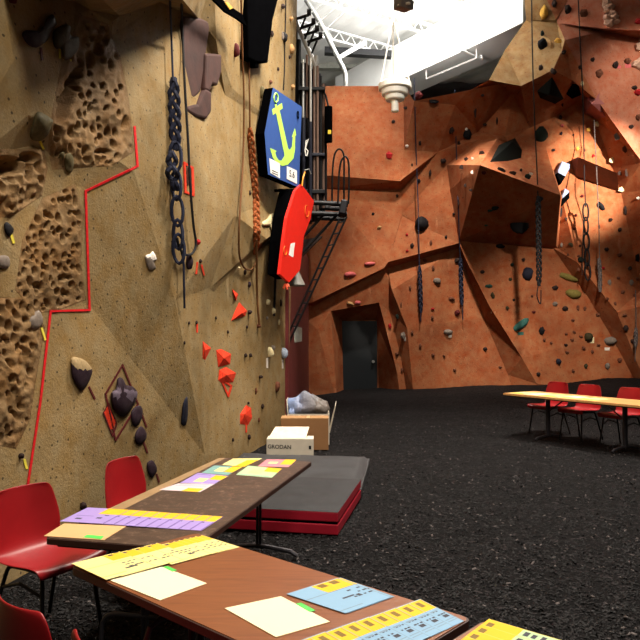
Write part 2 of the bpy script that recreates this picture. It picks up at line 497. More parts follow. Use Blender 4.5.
L_('k1', 'k2', 'k3'); L_('k0', 'k4', 'k5', 'k6'); L_('k0', 'k1')
L_('a2', 'g0', 'f8', 'k3'); L_('f0', 'f1', 'f3', 'f2', 'f0'); L_('f2', 'f4', 'f5', 'f3'); L_('f3', 'f6', 'f7', 'f1'); L_('f5', 'f6')
L_('f9', 'f4'); L_('h3', 'h2', 'g3'); L_('h3', 'h1', 'h6'); L_('h0', 'h5', 'h4'); L_('h6', 'h4')
L_('t1', 'g1', 'g2', 'g3', 'g4', 'g5', 'g6', 'g8', 'g7', 't2'); 
L_('g4', 'h6'); L_('m3', 'm2', 'm1', 'm0'); L_('g5', 'm4', 'm0'); L_('m3', 'f4')
L_('u0', 'u1', 'u2'); L_('u5', 'u3', 'u4'); L_('g8', 'j0', 'j1', 'j2')
L_('m0', 'j3', 'j4', 'j5', 'j6', 'j7'); L_('j0', 'j3'); L_('j2', 'j8')
L_('n0', 'n1', 'n2', 'n3'); L_('n0', 'n7', 'n6', 'n5', 'n4')
L_('k6', 'o0', 'o1', 'o2', 'o3'); L_('k6', 'o4', 'o5', 'o6', 'o7')
L_('k5', 'd0', 'd1', 'd2', 'd3'); L_('k5', 'd4', 'd5', 'd6')
L_('w3', 'w0', 'w1', 'w2', 'w2b'); L_('x3', 'x0', 'x1', 'x2', 'x3'); L_('w0', 'x0'); L_('w1', 'x1'); L_('w2b', 'x2'); L_('w3', 'x3')
q2, bp, bf = BR.tri()
tanpoly = [(488, 82), (505, 50), (526, 20), (520, -60), (558, -60), (558, 22), (564, 40), (562, 50), (553, 70), (521, 86)]
rosepoly = [(557, -60), (730, -60), (730, 160), (660, 190), (642, 162), (597, 100), (564, 41)]
roofcut = [(404, 86), (414, 101), (470, 91), (488, 81), (505, 50), (526, 20), (520, -60), (300, -70), (290, 86)]
mb = MB(); kept = []
for f in bf:
    cx = sum(q2[i][0] for i in f) / len(f); cy = -sum(q2[i][1] for i in f) / len(f)
    if inside(cx, cy, roofcut) and not (inside(cx, cy, [(404, 86), (414, 101), (470, 91), (499, 82), (500, 70), (404, 66)]) and False): continue
    mi = 1 if inside(cx, cy, tanpoly) else (2 if inside(cx, cy, rosepoly) else 0)
    mb.f.append(list(f)); mb.mi.append(mi); kept.append(f)
mb.v = list(bp)
wall_back = mb.build('wall_back', [M_orange, M_tan, M_pink], local=True); tag(wall_back, kind='structure')
BBVH = BVHTree.FromPolygons(bp, kept)

# ---------------- maroon return wall between the two climbing walls
e3 = lwp(12.35, 0)
mb = MB()
a = V((e3.x + 0.02, 12.2, -0.3)); b = at_y(309, 336, 20.6); b.z = -0.3
hgt = V((0, 0, 4.3)); t_ = V((-0.15, 0, 0))
mb.prism([a, b, b + hgt, a + hgt], t_)
wall_side = mb.build('wall_side', M_maroon, local=True); tag(wall_side, kind='structure')

# ---------------- floor of shredded rubber
t = NT('black_rubber_mulch')
v = t.coord()
vo = t.n('ShaderNodeTexVoronoi'); vo.inputs['Scale'].default_value = 40; vo.inputs['Randomness'].default_value = 1.0
nz = t.n('ShaderNodeTexNoise'); nz.inputs['Scale'].default_value = 20; t.l(v, nz.inputs['Vector'])
mixv = t.n('ShaderNodeMix', data_type='VECTOR'); mixv.inputs[0].default_value = 0.12
t.l(v, mixv.inputs[4]); t.l(nz.outputs['Color'], mixv.inputs[5]); t.l(mixv.outputs[1], vo.inputs['Vector'])
sep = t.n('ShaderNodeSeparateColor'); t.l(vo.outputs['Color'], sep.inputs[0])
col = t.ramp(sep.outputs[0], [(0.0, C8(6, 5, 6)), (0.55, C8(15, 13, 14)), (0.9, C8(28, 25, 26)), (0.985, C8(58, 53, 54))])
big = t.noise(v, 0.6, 3)
col = t.mix(1.0, col, t.ramp(big, [(0.3, (0.7, 0.7, 0.7)), (0.7, (1.15, 1.12, 1.12))]), 'MULTIPLY')
h = t.n('ShaderNodeMath', operation='ADD'); t.l(sep.outputs[1], h.inputs[0]); t.l(t.noise(v, 70, 3), h.inputs[1])
t.bump(h.outputs[0], 0.9, 0.05)
M_mulch = t.fin(col, 0.85, 0, 0.15)
def floor_z(x, y):
    """mulch banked up against the foot of the far wall"""
    p = 320 + F * x / max(y, 1.0)
    top = 0.0
    pts = [(300, -0.10), (345, 0.05), (410, 0.14), (480, 0.25), (540, 0.27), (575, 0.36), (605, 0.47), (660, 0.47), (800, 0.5)]
    for (a, za), (b, zb) in zip(pts[:-1], pts[1:]):
        if a <= p <= b: top = za + (zb - za) * (p - a) / (b - a)
    if p > 800: top = 0.5
    s = max(0.0, min(1.0, (y - 14.5) / 5.3)); s = s * s * (3 - 2 * s)
    return top * s
vs = []; fs = []
NX, NY = 130, 150
def gx(i): return -5.0 + 20.0 * i / NX
def gy(j): return 0.2 + 21.6 * j / NY
for j in range(NY + 1):
    for i in range(NX + 1):
        x, y = gx(i), gy(j)
        n_ = noise.noise(V((x * 0.9, y * 0.9, 0))) * 0.02 + noise.noise(V((x * 4, y * 4, 3))) * 0.012
        if y < 12: n_ -= 0.012
        vs.append((x, y, floor_z(x, y) + n_))
for j in range(NY):
    for i in range(NX):
        a = j * (NX + 1) + i; fs.append((a, a + 1, a + NX + 2, a + NX + 1))
mb = MB(); mb.add(vs, fs)
floor = mb.build('floor', M_mulch, local=True, smooth=True); tag(floor, kind='structure')
# loose shreds of rubber lying on the floor
mats = [flat('rubber_black', C8(11, 10, 11), 0.8, 0, 0.2), flat('rubber_dark', C8(24, 21, 22), 0.8, 0, 0.2), flat('rubber_grey', C8(84, 76, 74), 0.7, 0, 0.2)]
vs = []; fs = []; mi = []
for k in range(40000):
    u = R.random()
    d = 2.6 * (17.0 / 2.6) ** u
    ang = R.uniform(-0.48, 0.52); x = d * math.tan(ang); y = d
    wl = -2.12 + 0.2087 * (y - 5.013)
    if x < wl + 0.06: continue
    z = floor_z(x, y) + noise.noise(V((x * 0.9, y * 0.9, 0))) * 0.02 + noise.noise(V((x * 4, y * 4, 3))) * 0.012 - (0.012 if y < 12 else 0)
    L = R.uniform(0.008, 0.022); Wd = R.uniform(0.004, 0.010); T = R.uniform(0.003, 0.007)
    m = Euler((R.gauss(0, .45), R.gauss(0, .45), R.uniform(0, 6.28))).to_matrix()
    b = len(vs); c = V((x, y, z + 0.004))
    for p in ((-L, -Wd, 0), (L * .8, -Wd, 0), (L, Wd, 0), (-L * .7, Wd, 0), (-L * .6, -Wd * .5, T), (L * .6, -Wd * .5, T), (L * .5, Wd * .6, T), (-L * .5, Wd * .6, T)):
        vs.append(c + m @ V(p))
    for f in ((4, 5, 6, 7), (0, 1, 5, 4), (1, 2, 6, 5), (2, 3, 7, 6), (3, 0, 4, 7)): fs.append([b + i for i in f]); mi.append(0)
    c_ = R.random(); q = 0 if c_ < .5 else (1 if c_ < .95 else 2)
    for i in range(5): mi[-1 - i] = q
mb = MB(); mb.v = [V(p) for p in vs]; mb.f = fs; mb.mi = mi
o = mb.build('rubber_mulch', mats, fix=False)
tag(o, 'loose black shredded rubber mulch scattered over the whole gym floor', 'mulch', kind='stuff')

# ---------------- roof
mb = MB()
# corrugated white deck; ribs run along RD
J = V((0.853, 0.522, 0)); RD = V((-0.522, 0.853, 0))
org = V((3.0, 18.0, 12.7))
n = 96; prof = []
for i in range(n + 1):
    s_ = -14 + 28 * i / n
    ph = i % 4
    prof.append((s_, 0.06 if ph in (1, 2) else 0.0))
vs = []; fs = []
for (s_, dz) in prof:
    vs.append(org + J * s_ + RD * -16 + V((0, 0, dz))); vs.append(org + J * s_ + RD * 17 + V((0, 0, dz)))
for i in range(n): fs.append((2 * i, 2 * i + 1, 2 * i + 3, 2 * i + 2))
mb.add(vs, fs)
ceiling = mb.build('ceiling', M_white, local=True); tag(ceiling, kind='structure')
mb = MB(); mb.box((3, 30.2, 6.3), (36, .2, 13.2))
o = mb.build('wall_far', M_grey_wall, local=True); tag(o, kind='structure')
# ================================================================== doorway and structure details
mb = MB()
dz0 = 0.02
p0 = at_y(343, 321, BY + .80); p1 = at_y(376, 319.5, BY + .80)
mb.box(((p0.x + p1.x) / 2, BY + .79, (p0.z + dz0) / 2), (p1.x - p0.x + .06, .05, p0.z - dz0))
door = mb.build('door_1', flat('dark_teal_door', C8(8, 15, 20), 0.5, 0, 0.05), base=True); tag(door, kind='structure')
mb = MB(); c = at_y(373, 361.5, BY + .76)
mb.tube([c, c + V((0, -.07, 0))], .03, 10); mb.tube([c + V((0, -.07, 0)), c + V((0, -.12, 0))], .045, 12)
mb.build('door_handle', flat('brushed_steel', C8(200, 200, 195), 0.3, 0.9), door)

# ================================================================== ceiling: joists, duct, pipes
M_joist = flat('joist_white', C8(225, 225, 222), 0.5, 0, 0.03)
for (px, py) in ((352, 8), (345, 40), (440, 4)):
    c = at_z(px, py, 12.25)
    r = empty('roof_joist', c); r['kind'] = 'structure'
    mb = MB(); mb.box(c + J * 1 + V((0, 0, .22)), (9, .12, .05), (0, 0, math.atan2(J.y, J.x))); mb.build('top_chord', M_joist, r)
    mb = MB(); mb.box(c + J * 1 + V((0, 0, -.12)), (9, .10, .06), (0, 0, math.atan2(J.y, J.x))); mb.build('bottom_chord', M_joist, r)
    mb = MB()
    for k in range(18):
        a = c + J * (1 - 4.5 + .5 * k); mb.tube([a + V((0, 0, -.12)), a + J * .25 + V((0, 0, .22)), a + J * .5 + V((0, 0, -.12))], .018, 5)
    mb.build('web', M_joist, r)
# big white duct
zb = at_y(385, 87, 25.5).z; zt = zb + 1.38
A1 = at_z(385, 87, zb); B1 = at_z(527, 21, zb)
dd = (B1 - A1).normalized(); A0 = A1 - dd * 3.2; B0 = B1 - dd * 0.15
nn = V((-dd.y, dd.x, 0))
if nn.y < 0: nn = -nn
mb = MB(); mb.prism([A0, B0, B0 + V((0, 0, zt - zb)), A0 + V((0, 0, zt - zb))], nn * 1.4)
duct = mb.build('air_duct', M_white, bevel=.02)
tag(duct, 'big white box duct slanting under the roof above the orange wall', 'duct')
# sprinkler pipes under the duct
M_pipe = flat('pipe_grey', C8(170, 165, 160), 0.4, 0.3)
M_dark = flat('black_steel', C8(24, 24, 26), 0.45, 0.4)
mb = MB()
zc = zb - .3
pts = [at_z(x, y, zc) + nn * .3 for x, y in ((420, 77), (430, 73), (470, 56))]; mb.tube([pts[2], pts[2] + V((0, 0, .33))], .02, 6)
mb.tube(pts, .035, 8); mb.tube([pts[0], pts[0] + V((0, 0, .33))], .03, 8)
o = mb.build('sprinkler_pipe', M_pipe); tag(o, 'thin grey sprinkler pipe under the white duct with a drop at its left end', 'pipe')
mb = MB()
pts = [at_z(461, 50, zb - .12), at_z(481, 59, zb - .12)]
mb.tube([pts[0] + V((0, 0, 1.3)), pts[0], pts[1], pts[1] + V((0, 0, .45))], .05, 8)
o = mb.build('pipe_bracket', M_white); tag(o, 'white pipe hanger bracket on the face of the white duct', 'bracket')
# shade between duct and wall put in as a dark sheet, then the beams
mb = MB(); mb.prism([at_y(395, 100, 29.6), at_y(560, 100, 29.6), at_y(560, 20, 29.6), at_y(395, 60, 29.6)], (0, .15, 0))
o = mb.build('shade_panel_1', flat('painted_shade', C8(52, 46, 44), 0.8), local=True); tag(o, kind='structure')  # dark colour stands in for the shade under the duct
mb = MB(); mb.box(at_y(358, 53, 24.4), (2.4, .3, .22), (0, .06, 0))
o = mb.build('roof_beam', M_dark); tag(o, kind='structure')
mb = MB(); mb.box(at_y(322, 62, 27.6), (3.6, .3, .6))
o = mb.build('roof_beam', flat('beam_grey', C8(140, 140, 130), .6)); tag(o, kind='structure')
# bent silver conduit at the left of the roof
mb = MB()
mb.tube(smooth_line([at_y(x, y, 21.3) for x, y in ((306, 0), (319, 21), (330, 42), (339, 60), (344, 70), (345.5, 78), (345.5, 90))], 4), .075, 10)
o = mb.build('conduit', flat('galvanised', C8(205, 205, 200), .35, .5)); tag(o, 'bent silver conduit running down from the roof to the orange wall', 'pipe')
mb = MB(); mb.tube([at_y(340, 57, 21.4), at_y(366, 42, 21.4)], .07, 8)
o = mb.build('roof_brace', M_joist); tag(o, 'white diagonal brace joining the bent silver conduit near the roof', 'brace')
lab = ('longest thin steel cable, nearest the white pendant fixture', 'middle thin steel cable rising to the white roof', 'leftmost thin steel cable rising beside the beige wall')
for k, (x0, y0, x1, y1) in enumerate(((322, 33, 356, 1), (313, 27, 344, 0), (309, 14, 328, 0))):
    mb = MB(); a = at_y(x0, y0, 13.5); b = at_z(x1, y1, 12.5); mb.tube([a, b], .011, 6)
    o = mb.build('steel_cable', flat('cable_grey', C8(150, 150, 150), .4, .6)); tag(o, lab[k], 'cable', 'cables under the roof')

# white tiered pendant
D = 10.0
c = at_y(395, 100, D)
k = D / F
r = empty('pendant_fixture', at_y(395, 113, D))
tag(r, 'white tiered round fixture hanging on cables in front of the orange wall', 'pendant fixture')
M_pend = flat('pendant_white', C8(248, 246, 238), .45, 0, .03)
mb = MB()
z = lambda py: at_y(395, py, D).z
mb.lathe([(14 * k, z(83.4)), (16.2 * k, z(83.6)), (16.6 * k, z(84.5)), (16.6 * k, z(89)), (16.0 * k, z(89.6)), (13.0 * k, z(89.6))], (c.x, D, 0), 32); mb.build('upper_ring', M_pend, r, smooth=False)
mb = MB(); mb.lathe([(13.3 * k, z(89)), (13.3 * k, z(94.6)), (12.8 * k, z(95.2)), (9.6 * k, z(95.2)), (9.6 * k, z(99.6)), (9.0 * k, z(100.2)), (5 * k, z(100.2))], (c.x, D, 0), 32); mb.build('lower_ring', M_pend, r)
mb = MB(); mb.lathe([(3.6 * k, z(100)), (3.6 * k, z(111.3)), (3.0 * k, z(111.8))], (c.x, D, 0), 20); mb.build('stem', M_pend, r)
apex = at_y(393, 18, D)
for q in (-1, 0, 1):
    mb = MB(); e = c + V((q * 15 * k, (-.06 if q else .2), 0)); e.z = z(87); mb.tube([e, apex], .012, 6); mb.build('cable', M_pend, r)
mb = MB(); mb.tube([apex, V((apex.x, apex.y, 12.72))], .012, 6); mb.build('cable', M_pend, r)
# twin spotlight head near the roof
c = at_y(403, 5, 13.0)
r = empty('spotlight', c); tag(r, 'small grey twin spotlight box at the top of the picture under the roof', 'spotlight')
mb = MB(); mb.box(c, (.30, .30, .17), (0.2, 0, .5)); mb.build('housing', flat('spot_grey', C8(120, 116, 116), .5), r, bevel=.01)
for q in (-1, 1):
    mb = MB(); e = c + V((q * .075, -.14 - q * .04, -.05)); mb.lathe([(.045, -.02), (.05, .0), (.03, .01)], e, 14); mb.build('lens', flat('spot_lens', C8(240, 240, 235), .2), r)
mb = MB(); mb.tube([c, V((c.x, c.y, 12.72))], .015, 6); mb.build('stem', M_joist, r)

# ================================================================== black wedge volume at the top of the left wall
def wall_prism(name, poly, off, mat, side=None, parent=None, taper=0.0, fn=lw, bevel=0.0, nrm=None, back=.0):
    n_ = LN if fn is lw else V((0, -1, 0))
    fr = [fn(x, y, off) for x, y in poly]
    mb = MB(); mb.prism(fr, -n_ * (off + back), 0, 1 if side else 0)
    return mb.build(name, [mat, side] if side else mat, parent, bevel=bevel)
M_blk = flat('black_volume', C8(5, 5, 6), .9, 0, .2, spec=.0)
r = empty('black_volume', lw(262, 60, .1)); tag(r, 'big black angular volume at the top of the beige wall above the anchor board', 'climbing volume')
wall_prism('body', [(247, -30), (286, -30), (273, 20), (268, 63), (257, 62), (249, 58)], .17, M_blk, parent=r, bevel=.02)
wall_prism('foot', [(255, 61), (259, 62), (258.5, 68), (255.5, 67)], .14, M_blk, parent=r)
r2 = empty('strap', lw(225, 8, .3)); tag(r2, 'black strap with a yellow patch reaching from the black volume to the left', 'strap')
mb = MB(); mb.prism([lw(x, y, .34) for x, y in ((208, -6), (216, -6), (230, 6), (242, 14), (247, 26), (238, 19), (226, 12))], -LN * .03); mb.build('band', M_blk, r2)
mb = MB(); mb.prism([lw(x, y, .352) for x, y in ((225, 2), (228, 2), (233, 8), (230, 9.5))], -LN * .01); mb.build('patch', flat('strap_yellow', C8(225, 170, 40), .5), r2)

# two long brown sculpted features
M_brn = flat('brown_feature', C8(64, 35, 29), .85, 0, .35, 4, .3)
r = empty('sculpted_feature', lw(195, 90, .05)); tag(r, 'long brown sculpted feature shaped like a plank on the upper beige wall', 'climbing feature')
wall_prism('long_rail', [(184, 16), (200, 17), (211, 22), (206, 58), (201, 92), (194, 99), (181, 94), (183, 60)], .09, M_brn, parent=r, bevel=.03)
wall_prism('side_rail', [(206, 53), (222, 54), (222, 72), (218, 86), (213, 84), (210, 92), (205, 90)], .12, M_brn, parent=r, bevel=.03)
wall_prism('foot_lug', [(187, 106), (199, 104), (206, 88), (212, 92), (212, 112), (207, 119), (197, 117), (188, 112)], .12, M_brn, parent=r, bevel=.03)

# ================================================================== anchor board and red board
def board_frame(px, py, depth, slope_px):
    """a vertical board: origin at the pixel, running towards the vanishing point slope_px"""
    o = at_y(px, py, depth); d = V((slope_px - 320, F, 0)).normalized()
    return o, d, V((d.y, -d.x, 0))
o_, d_, n_ = board_frame(264, 133, 10.3, 665)
def ab(x, y, off=0.0): return on_plane(x, y, o_ + n_ * off, n_)
poly = [(273, 87.5), (302, 107), (301, 126), (299, 187.5), (268, 174.5), (264.5, 133)]
M_blue = flat('board_blue', C8(52, 84, 150), .5, 0, .06)
M_lime = flat('anchor_lime', C8(186, 240, 96), .5, 0, .03)
r = empty('anchor_board', ab(284, 187)); tag(r, 'blue board with a lime green anchor hung out from the beige wall', 'board')
mb = MB(); mb.prism([ab(x, y) for x, y in poly], -n_ * .16, 0, 1); mb.build('panel', [M_blue, M_blk], r)
mb = MB()
def dec(m, pts, off=.004, th=.003): m.prism([ab(x, y, off) for x, y in pts], -n_ * th)
dec(mb, [(272, 109.5), (282, 103), (282.6, 108.5), (273, 115)]); dec(mb, [(276, 112), (279.8, 111), (288.3, 149), (284, 152)], .0045, .0035)
dec(mb, [(274.8, 104.5), (276.6, 103.5), (277.2, 110), (275.6, 110.5)], .0045, .0035)
dec(mb, [(270, 148), (276.8, 151), (275.3, 152.6), (276.5, 157), (279, 160.5), (282, 160.3), (284.5, 156), (284, 150), (288, 148), (290, 150), (292, 147), (293, 137), (292, 136.8), (295, 128.5), (296.3, 135.2), (295.3, 135.6), (295, 150), (293.4, 158.5), (288, 164.5), (282.5, 166), (277, 163), (273, 157.5), (271.6, 153.5)], .004, .003)
ring = [(276 + 2.1 * math.cos(a), 97.8 + 4.6 * math.sin(a)) for a in [i * math.pi / 8 for i in range(16)]]
mb.tube([ab(x, y, .006) for x, y in ring], .011, 6, closed=True)
mb.build('anchor_emblem', M_lime, r)
M_paper = flat('white_paper', C8(240, 238, 232), .7, 0, .02)
M_ink = flat('black_ink', C8(30, 28, 30), .7, 0, .05)
for q, pts in enumerate((((269.4, 158), (280, 163.5), (280, 178.3), (270.6, 173)), ((287, 166), (297, 170.6), (297, 183.8), (287, 179)))):
    mb = MB(); dec(mb, pts, .006, .005); c_ = mb.build('paper_label', M_paper, r); c_['label'] = 'white paper label on the blue board'
def text_mesh(name, s, size, mat, origin, xdir, ydir, parent, thick=.002):
    cu = bpy.data.curves.new(name, 'FONT'); cu.body = s; cu.size = size; cu.offset = size * .018; cu.align_x = 'CENTER'; cu.align_y = 'CENTER'
    tmp = bpy.data.objects.new(name, cu); COL.objects.link(tmp)
    bpy.context.view_layer.update()
    me = bpy.data.meshes.new_from_object(tmp.evaluated_get(bpy.context.evaluated_depsgraph_get()))
    bpy.data.objects.remove(tmp)
    xd = V(xdir).normalized(); yd = V(ydir).normalized(); base = V(origin) - V(parent.location)
    for v_ in me.vertices: v_.co = base + xd * v_.co.x + yd * v_.co.y
    me.materials.clear(); me.materials.append(mat)
    ob = bpy.data.objects.new(name, me); COL.objects.link(ob); ob.parent = parent; return ob
text_mesh('lettering', '5.6', .15, M_ink, ab(292, 174.5, .0075), d_, (0, 0, 1), r)
mb = MB()
for y in (171, 173.2): dec(mb, [(272, y - 1.2), (278, y + 1.6), (278, y + 2.4), (272, y - .4)], .0075, .001)
mb.build('printing', M_ink, r)
mb = MB(); c = ab(298, 115, .01); mb.tube([c + d_ * .03 * math.cos(a) + V((0, 0, .06 * math.sin(a))) for a in [i * math.pi / 6 for i in range(12)]], .008, 6, closed=True); mb.build('bolt_ring', M_blk, r)
mb = MB()
for (x, y) in ((270, 100), (268, 165)):
    a = ab(x, y, -.14); mb.tube([a, a - LN * .35], .02, 8)
mb.build('bracket_arm', M_blk, r)

o_, d_, n_ = board_frame(284, 230, 10.6, 560)
r = empty('red_board', ab(288, 283)); tag(r, 'bright red board hung below the anchor board with a black block for its shadow', 'board')
M_red = flat('board_red', C8(224, 34, 20), .5, 0, .04)
poly = [(301, 184.5), (306, 190), (314, 201), (310.5, 219), (304, 236), (300, 270), (289, 282.5), (280, 274), (284, 240), (287, 218), (295.5, 191)]
mb = MB(); mb.prism([ab(x, y) for x, y in poly], -n_ * .05, 0, 0); mb.build('panel', M_red, r)
mb = MB(); mb.prism([ab(x, y, -.055) for x, y in [(300, 188), (309, 205), (299, 268), (289, 279), (279.5, 274), (282, 240), (285, 215), (291, 189)]], -n_ * .20, 0, 0); mb.build('shadow_block', M_blk, r)  # black block stands in for the board's shadow on the wall
mb = MB(); dec(mb, [(290.8, 243.5), (295, 242.5), (293.3, 257.5), (289, 255)], .003, .002); c_ = mb.build('paper_label', M_paper, r)
M_yel = flat('ring_yellow', C8(240, 150, 40), .5)
for (x, y, a, b) in ((307, 211, 2.0, 6), (285.3, 250.5, 1.6, 4.5)):
    mb = MB(); mb.tube([ab(x + a * math.cos(t_), y + b * math.sin(t_), .006) for t_ in [i * math.pi / 8 for i in range(14)]], .004, 5); mb.build('chalk_ring', M_yel, r)
mb = MB(); mb.tube([ab(302, 186, .01), ab(303, 178, .0), ab(305, 172, -.05)], .012, 6); mb.build('sling', M_yel, r)
mb = MB()
c = ab(286, 287, -.03)
for q in range(5): mb.tube([c + V((.02 * math.cos(q), .02, .05)), c + V((.05 * math.cos(q * 1.3), 0, -.03 * q / 3))], .016, 6)
mb.build('knot', flat('knot_orange', C8(230, 96, 60), .6), r)
mb = MB(); mb.tube([ab(289, 190, -.2), ab(289, 190, -.2) - LN * .4], .025, 8); mb.tube([ab(284, 265, -.2), ab(284, 265, -.2) - LN * .4], .025, 8); mb.build('bracket_arm', M_blk, r)
# grey cone hanging below
mb = MB(); c = ab(296, 278, -.2); mb.lathe([(.035, .14), (.16, -.12), (.15, -.14)], c, 18)
o = mb.build('cone_shade', flat('cone_grey', C8(120, 116, 108), .5)); tag(o, 'small grey cone shade behind the lower tip of the red board', 'shade')

# ================================================================== tall bundle of tubes, platform, ladder
TY = 13.2
def tp(x, y, q=TY): return at_y(x, y, q)
r = empty('tube_bundle', tp(311, 232)); tag(r, 'tall bundle of black and silver upright tubes beside the beige wall edge', 'tube bundle')
M_sil = flat('tube_silver', C8(206, 206, 204), .3, .6, .05); M_tbr = flat('tube_brown', C8(120, 96, 84), .45, .3, .1); M_nvy = flat('tube_blueblack', C8(34, 36, 48), .4, .3, .1)
for (x, y0, y1, rad, m, dy) in ((299, 40, 225, 2.2, M_dark, .1), (303.2, 60, 122, 1.2, M_sil, -.05), (303.5, 118, 222, 1.8, M_nvy, -.1), (307, 55, 118, 1.3, M_tbr, 0), (310.7, 58, 124, 1.2, M_sil, -.15), (310.5, 122, 220, 1.8, M_nvy, -.16),
                          (314.3, 60, 215, 1.4, M_tbr, 0), (307.3, 120, 222, 1.7, M_dark, .05), (317.6, 66, 212, 1.4, M_tbr, -.05), (317, 120, 215, 1.7, M_nvy, .1), (320.8, 76, 208, 1.3, M_dark, 0), (323.4, 84, 208, 1.4, M_tbr, .1), (326, 120, 205, 1.2, M_dark, .15), (296.5, 20, 230, 1.5, M_dark, .15), (300, 64, 228, 2.4, M_dark, .3), (305, 64, 226, 2.6, M_nvy, .32), (309.5, 66, 224, 2.6, M_dark, .34), (314, 70, 222, 2.6, M_dark, .3), (318.6, 74, 218, 2.5, M_nvy, .33), (323, 84, 212, 2.4, M_dark, .3)):
    mb = MB(); mb.tube([tp(x, y0, TY + dy), tp(x, y1, TY + dy)], rad * TY / F, 10); mb.build('tube', m, r)
for (y0, y1, m) in ((82, 90, M_dark), (151, 154, M_nvy), (188, 192, M_dark)):
    mb = MB(); a = tp(298, y0, TY - .22); b = tp(325, y1, TY - .22)
    mb.box(((a.x + b.x) / 2, TY + .05, (a.z + b.z) / 2), (b.x - a.x, .3, (a.z - b.z) * .45)) if y0 == 82 else mb.box(((a.x + b.x) / 2, TY + .05, (a.z + b.z) / 2), (b.x - a.x, .3, abs(a.z - b.z)))
    mb.build('clamp', m, r, bevel=.01)
mb = MB(); mb.tube([tp(306, 156, TY - .3), tp(305, 150, TY - .3), tp(307, 143, TY - .3), tp(308.5, 139, TY - .3), tp(306, 141, TY - .3), tp(305.5, 148, TY - .3), tp(308, 151, TY - .3), tp(307, 156, TY - .3)], .012, 6); mb.build('cord_loop', M_paper, r)
mb = MB(); mb.tube([tp(304, 176, TY - .25), tp(305, 170, TY - .3), tp(309, 169, TY - .3), tp(311, 174, TY - .25)], .012, 6); mb.build('hook', M_sil, r)
# black roll with a yellow label
c0 = tp(328.6, 107, TY - .1); c1 = tp(328.6, 142, TY - .1)
r = empty('black_roll', c1); tag(r, 'black roll with a yellow label hanging beside the tube bundle', 'roll')
mb = MB(); mb.tube([c0, c1], 3.9 * TY / F, 14); mb.build('roll', M_blk, r, smooth=False)
mb = MB(); a = tp(329.5, 132, TY - .1 - 4.0 * TY / F); mb.box(a, (.06, .012, .075)); mb.build('label_patch', flat('label_yellow', C8(236, 206, 40), .5), r)
mb = MB(); mb.tube([tp(328.6, 108, TY - .1), tp(326, 96, TY), tp(324, 92, TY)], .02, 6); mb.build('hanger', M_dark, r)
# sloping rail with four knobbed arms at the top
r = empty('rail_bracket', tp(306, 60)); tag(r, 'sloping steel rail with black knobbed arms at the top of the tube bundle', 'bracket')
mb = MB(); a = tp(296, 22); b = tp(316.5, 68); mb.tube([a, b], .045, 8); mb.build('rail', M_sil, r)
mb = MB(); mb.tube([tp(316, 56), tp(316.5, 92)], .04, 8); mb.build('upright', M_sil, r)
for (x, y) in ((308.5, 15), (313, 24), (316.5, 31), (320, 38)):
    mb = MB(); e = tp(x, y, TY - .25); s_ = tp(x - 12, y + 4, TY); mb.tube([s_, e], .03, 8); mb.tube([tp(x - 9, y + 17, TY), tp(x - 3, y + 2.5, TY - .2)], .022, 6)
    mb.tube([e + V((-.03, 0, .05)), e + V((.05, 0, .05))], .06, 10); mb.build('arm', M_dark, r)
# platform
r = empty('platform', tp(328, 218)); tag(r, 'black steel platform holding the hooped ladder, projecting past the beige wall', 'platform')
PY = 13.0
for (x0, y0, x1, y1, h) in ((304, 202, 348, 204.5, 5), (304, 213, 347, 214.5, 5)):
    mb = MB(); a = at_y(x0, y0, PY); b = at_y(x1, y1, PY); mb.tube([a, b], h / 2 * PY / F, 8); mb.tube([a + V((0, .5, 0)), b + V((0, .5, 0))], h / 2 * PY / F, 8); mb.build('beam', M_dark, r)
mb = MB(); c = at_y(343, 209, PY); mb.box(c, (.13, .5, .26), (0, .2, 0)); mb.build('end_bracket', flat('bracket_steel', C8(40, 40, 44), .5, .5), r, bevel=.02)
for (x0, y0, x1, y1) in ((336, 216, 298, 258), (326, 212, 298, 243)):
    mb = MB(); mb.tube([at_y(x0, y0, PY + .1), at_y(x1, y1, PY + .1)], .03, 6); mb.build('strut', M_dark, r)
wall = wall_prism  # alias
mb = MB(); mb.prism([at_y(x, y, 13.6) for x, y in ((303, 240), (322, 236), (312, 246), (302, 256))], (0, .25, 0)); mb.build('gusset', flat('gusset', C8(70, 56, 52), .6), r)
# ladder with hooped hand rails
r = empty('ladder', at_y(287, 342, 12.6)); tag(r, 'narrow black ladder leaning down from the platform to the beige wall edge', 'ladder')
La0, La1 = at_y(339.5, 219, 12.8), at_y(283.5, 345, 12.75); Lb0, Lb1 = at_y(346.5, 217, 12.8), at_y(287.5, 346, 12.75)
for a, b in ((La0, La1), (Lb0, Lb1)):
    mb = MB(); mb.tube([a, b], .02, 8); mb.build('rail', M_dark, r)
for q in range(11):
    t_ = (q + .35) / 11; mb = MB(); mb.tube([La0.lerp(La1, t_), Lb0.lerp(Lb1, t_)], .014, 6); mb.build('rung', M_dark, r)
for pts, dy in ((((332, 203), (332.5, 172), (334.5, 155), (339, 149), (343.5, 154), (344, 172), (344, 204)), 0.25), (((338, 204), (339, 176), (341, 162), (345, 156.5), (348.5, 162), (349, 180), (348.5, 204)), -.15)):
    mb = MB(); mb.tube(smooth_line([at_y(x, y, 12.95 + dy) for x, y in pts], 5), .018, 8); mb.build('hand_hoop', M_dark, r)
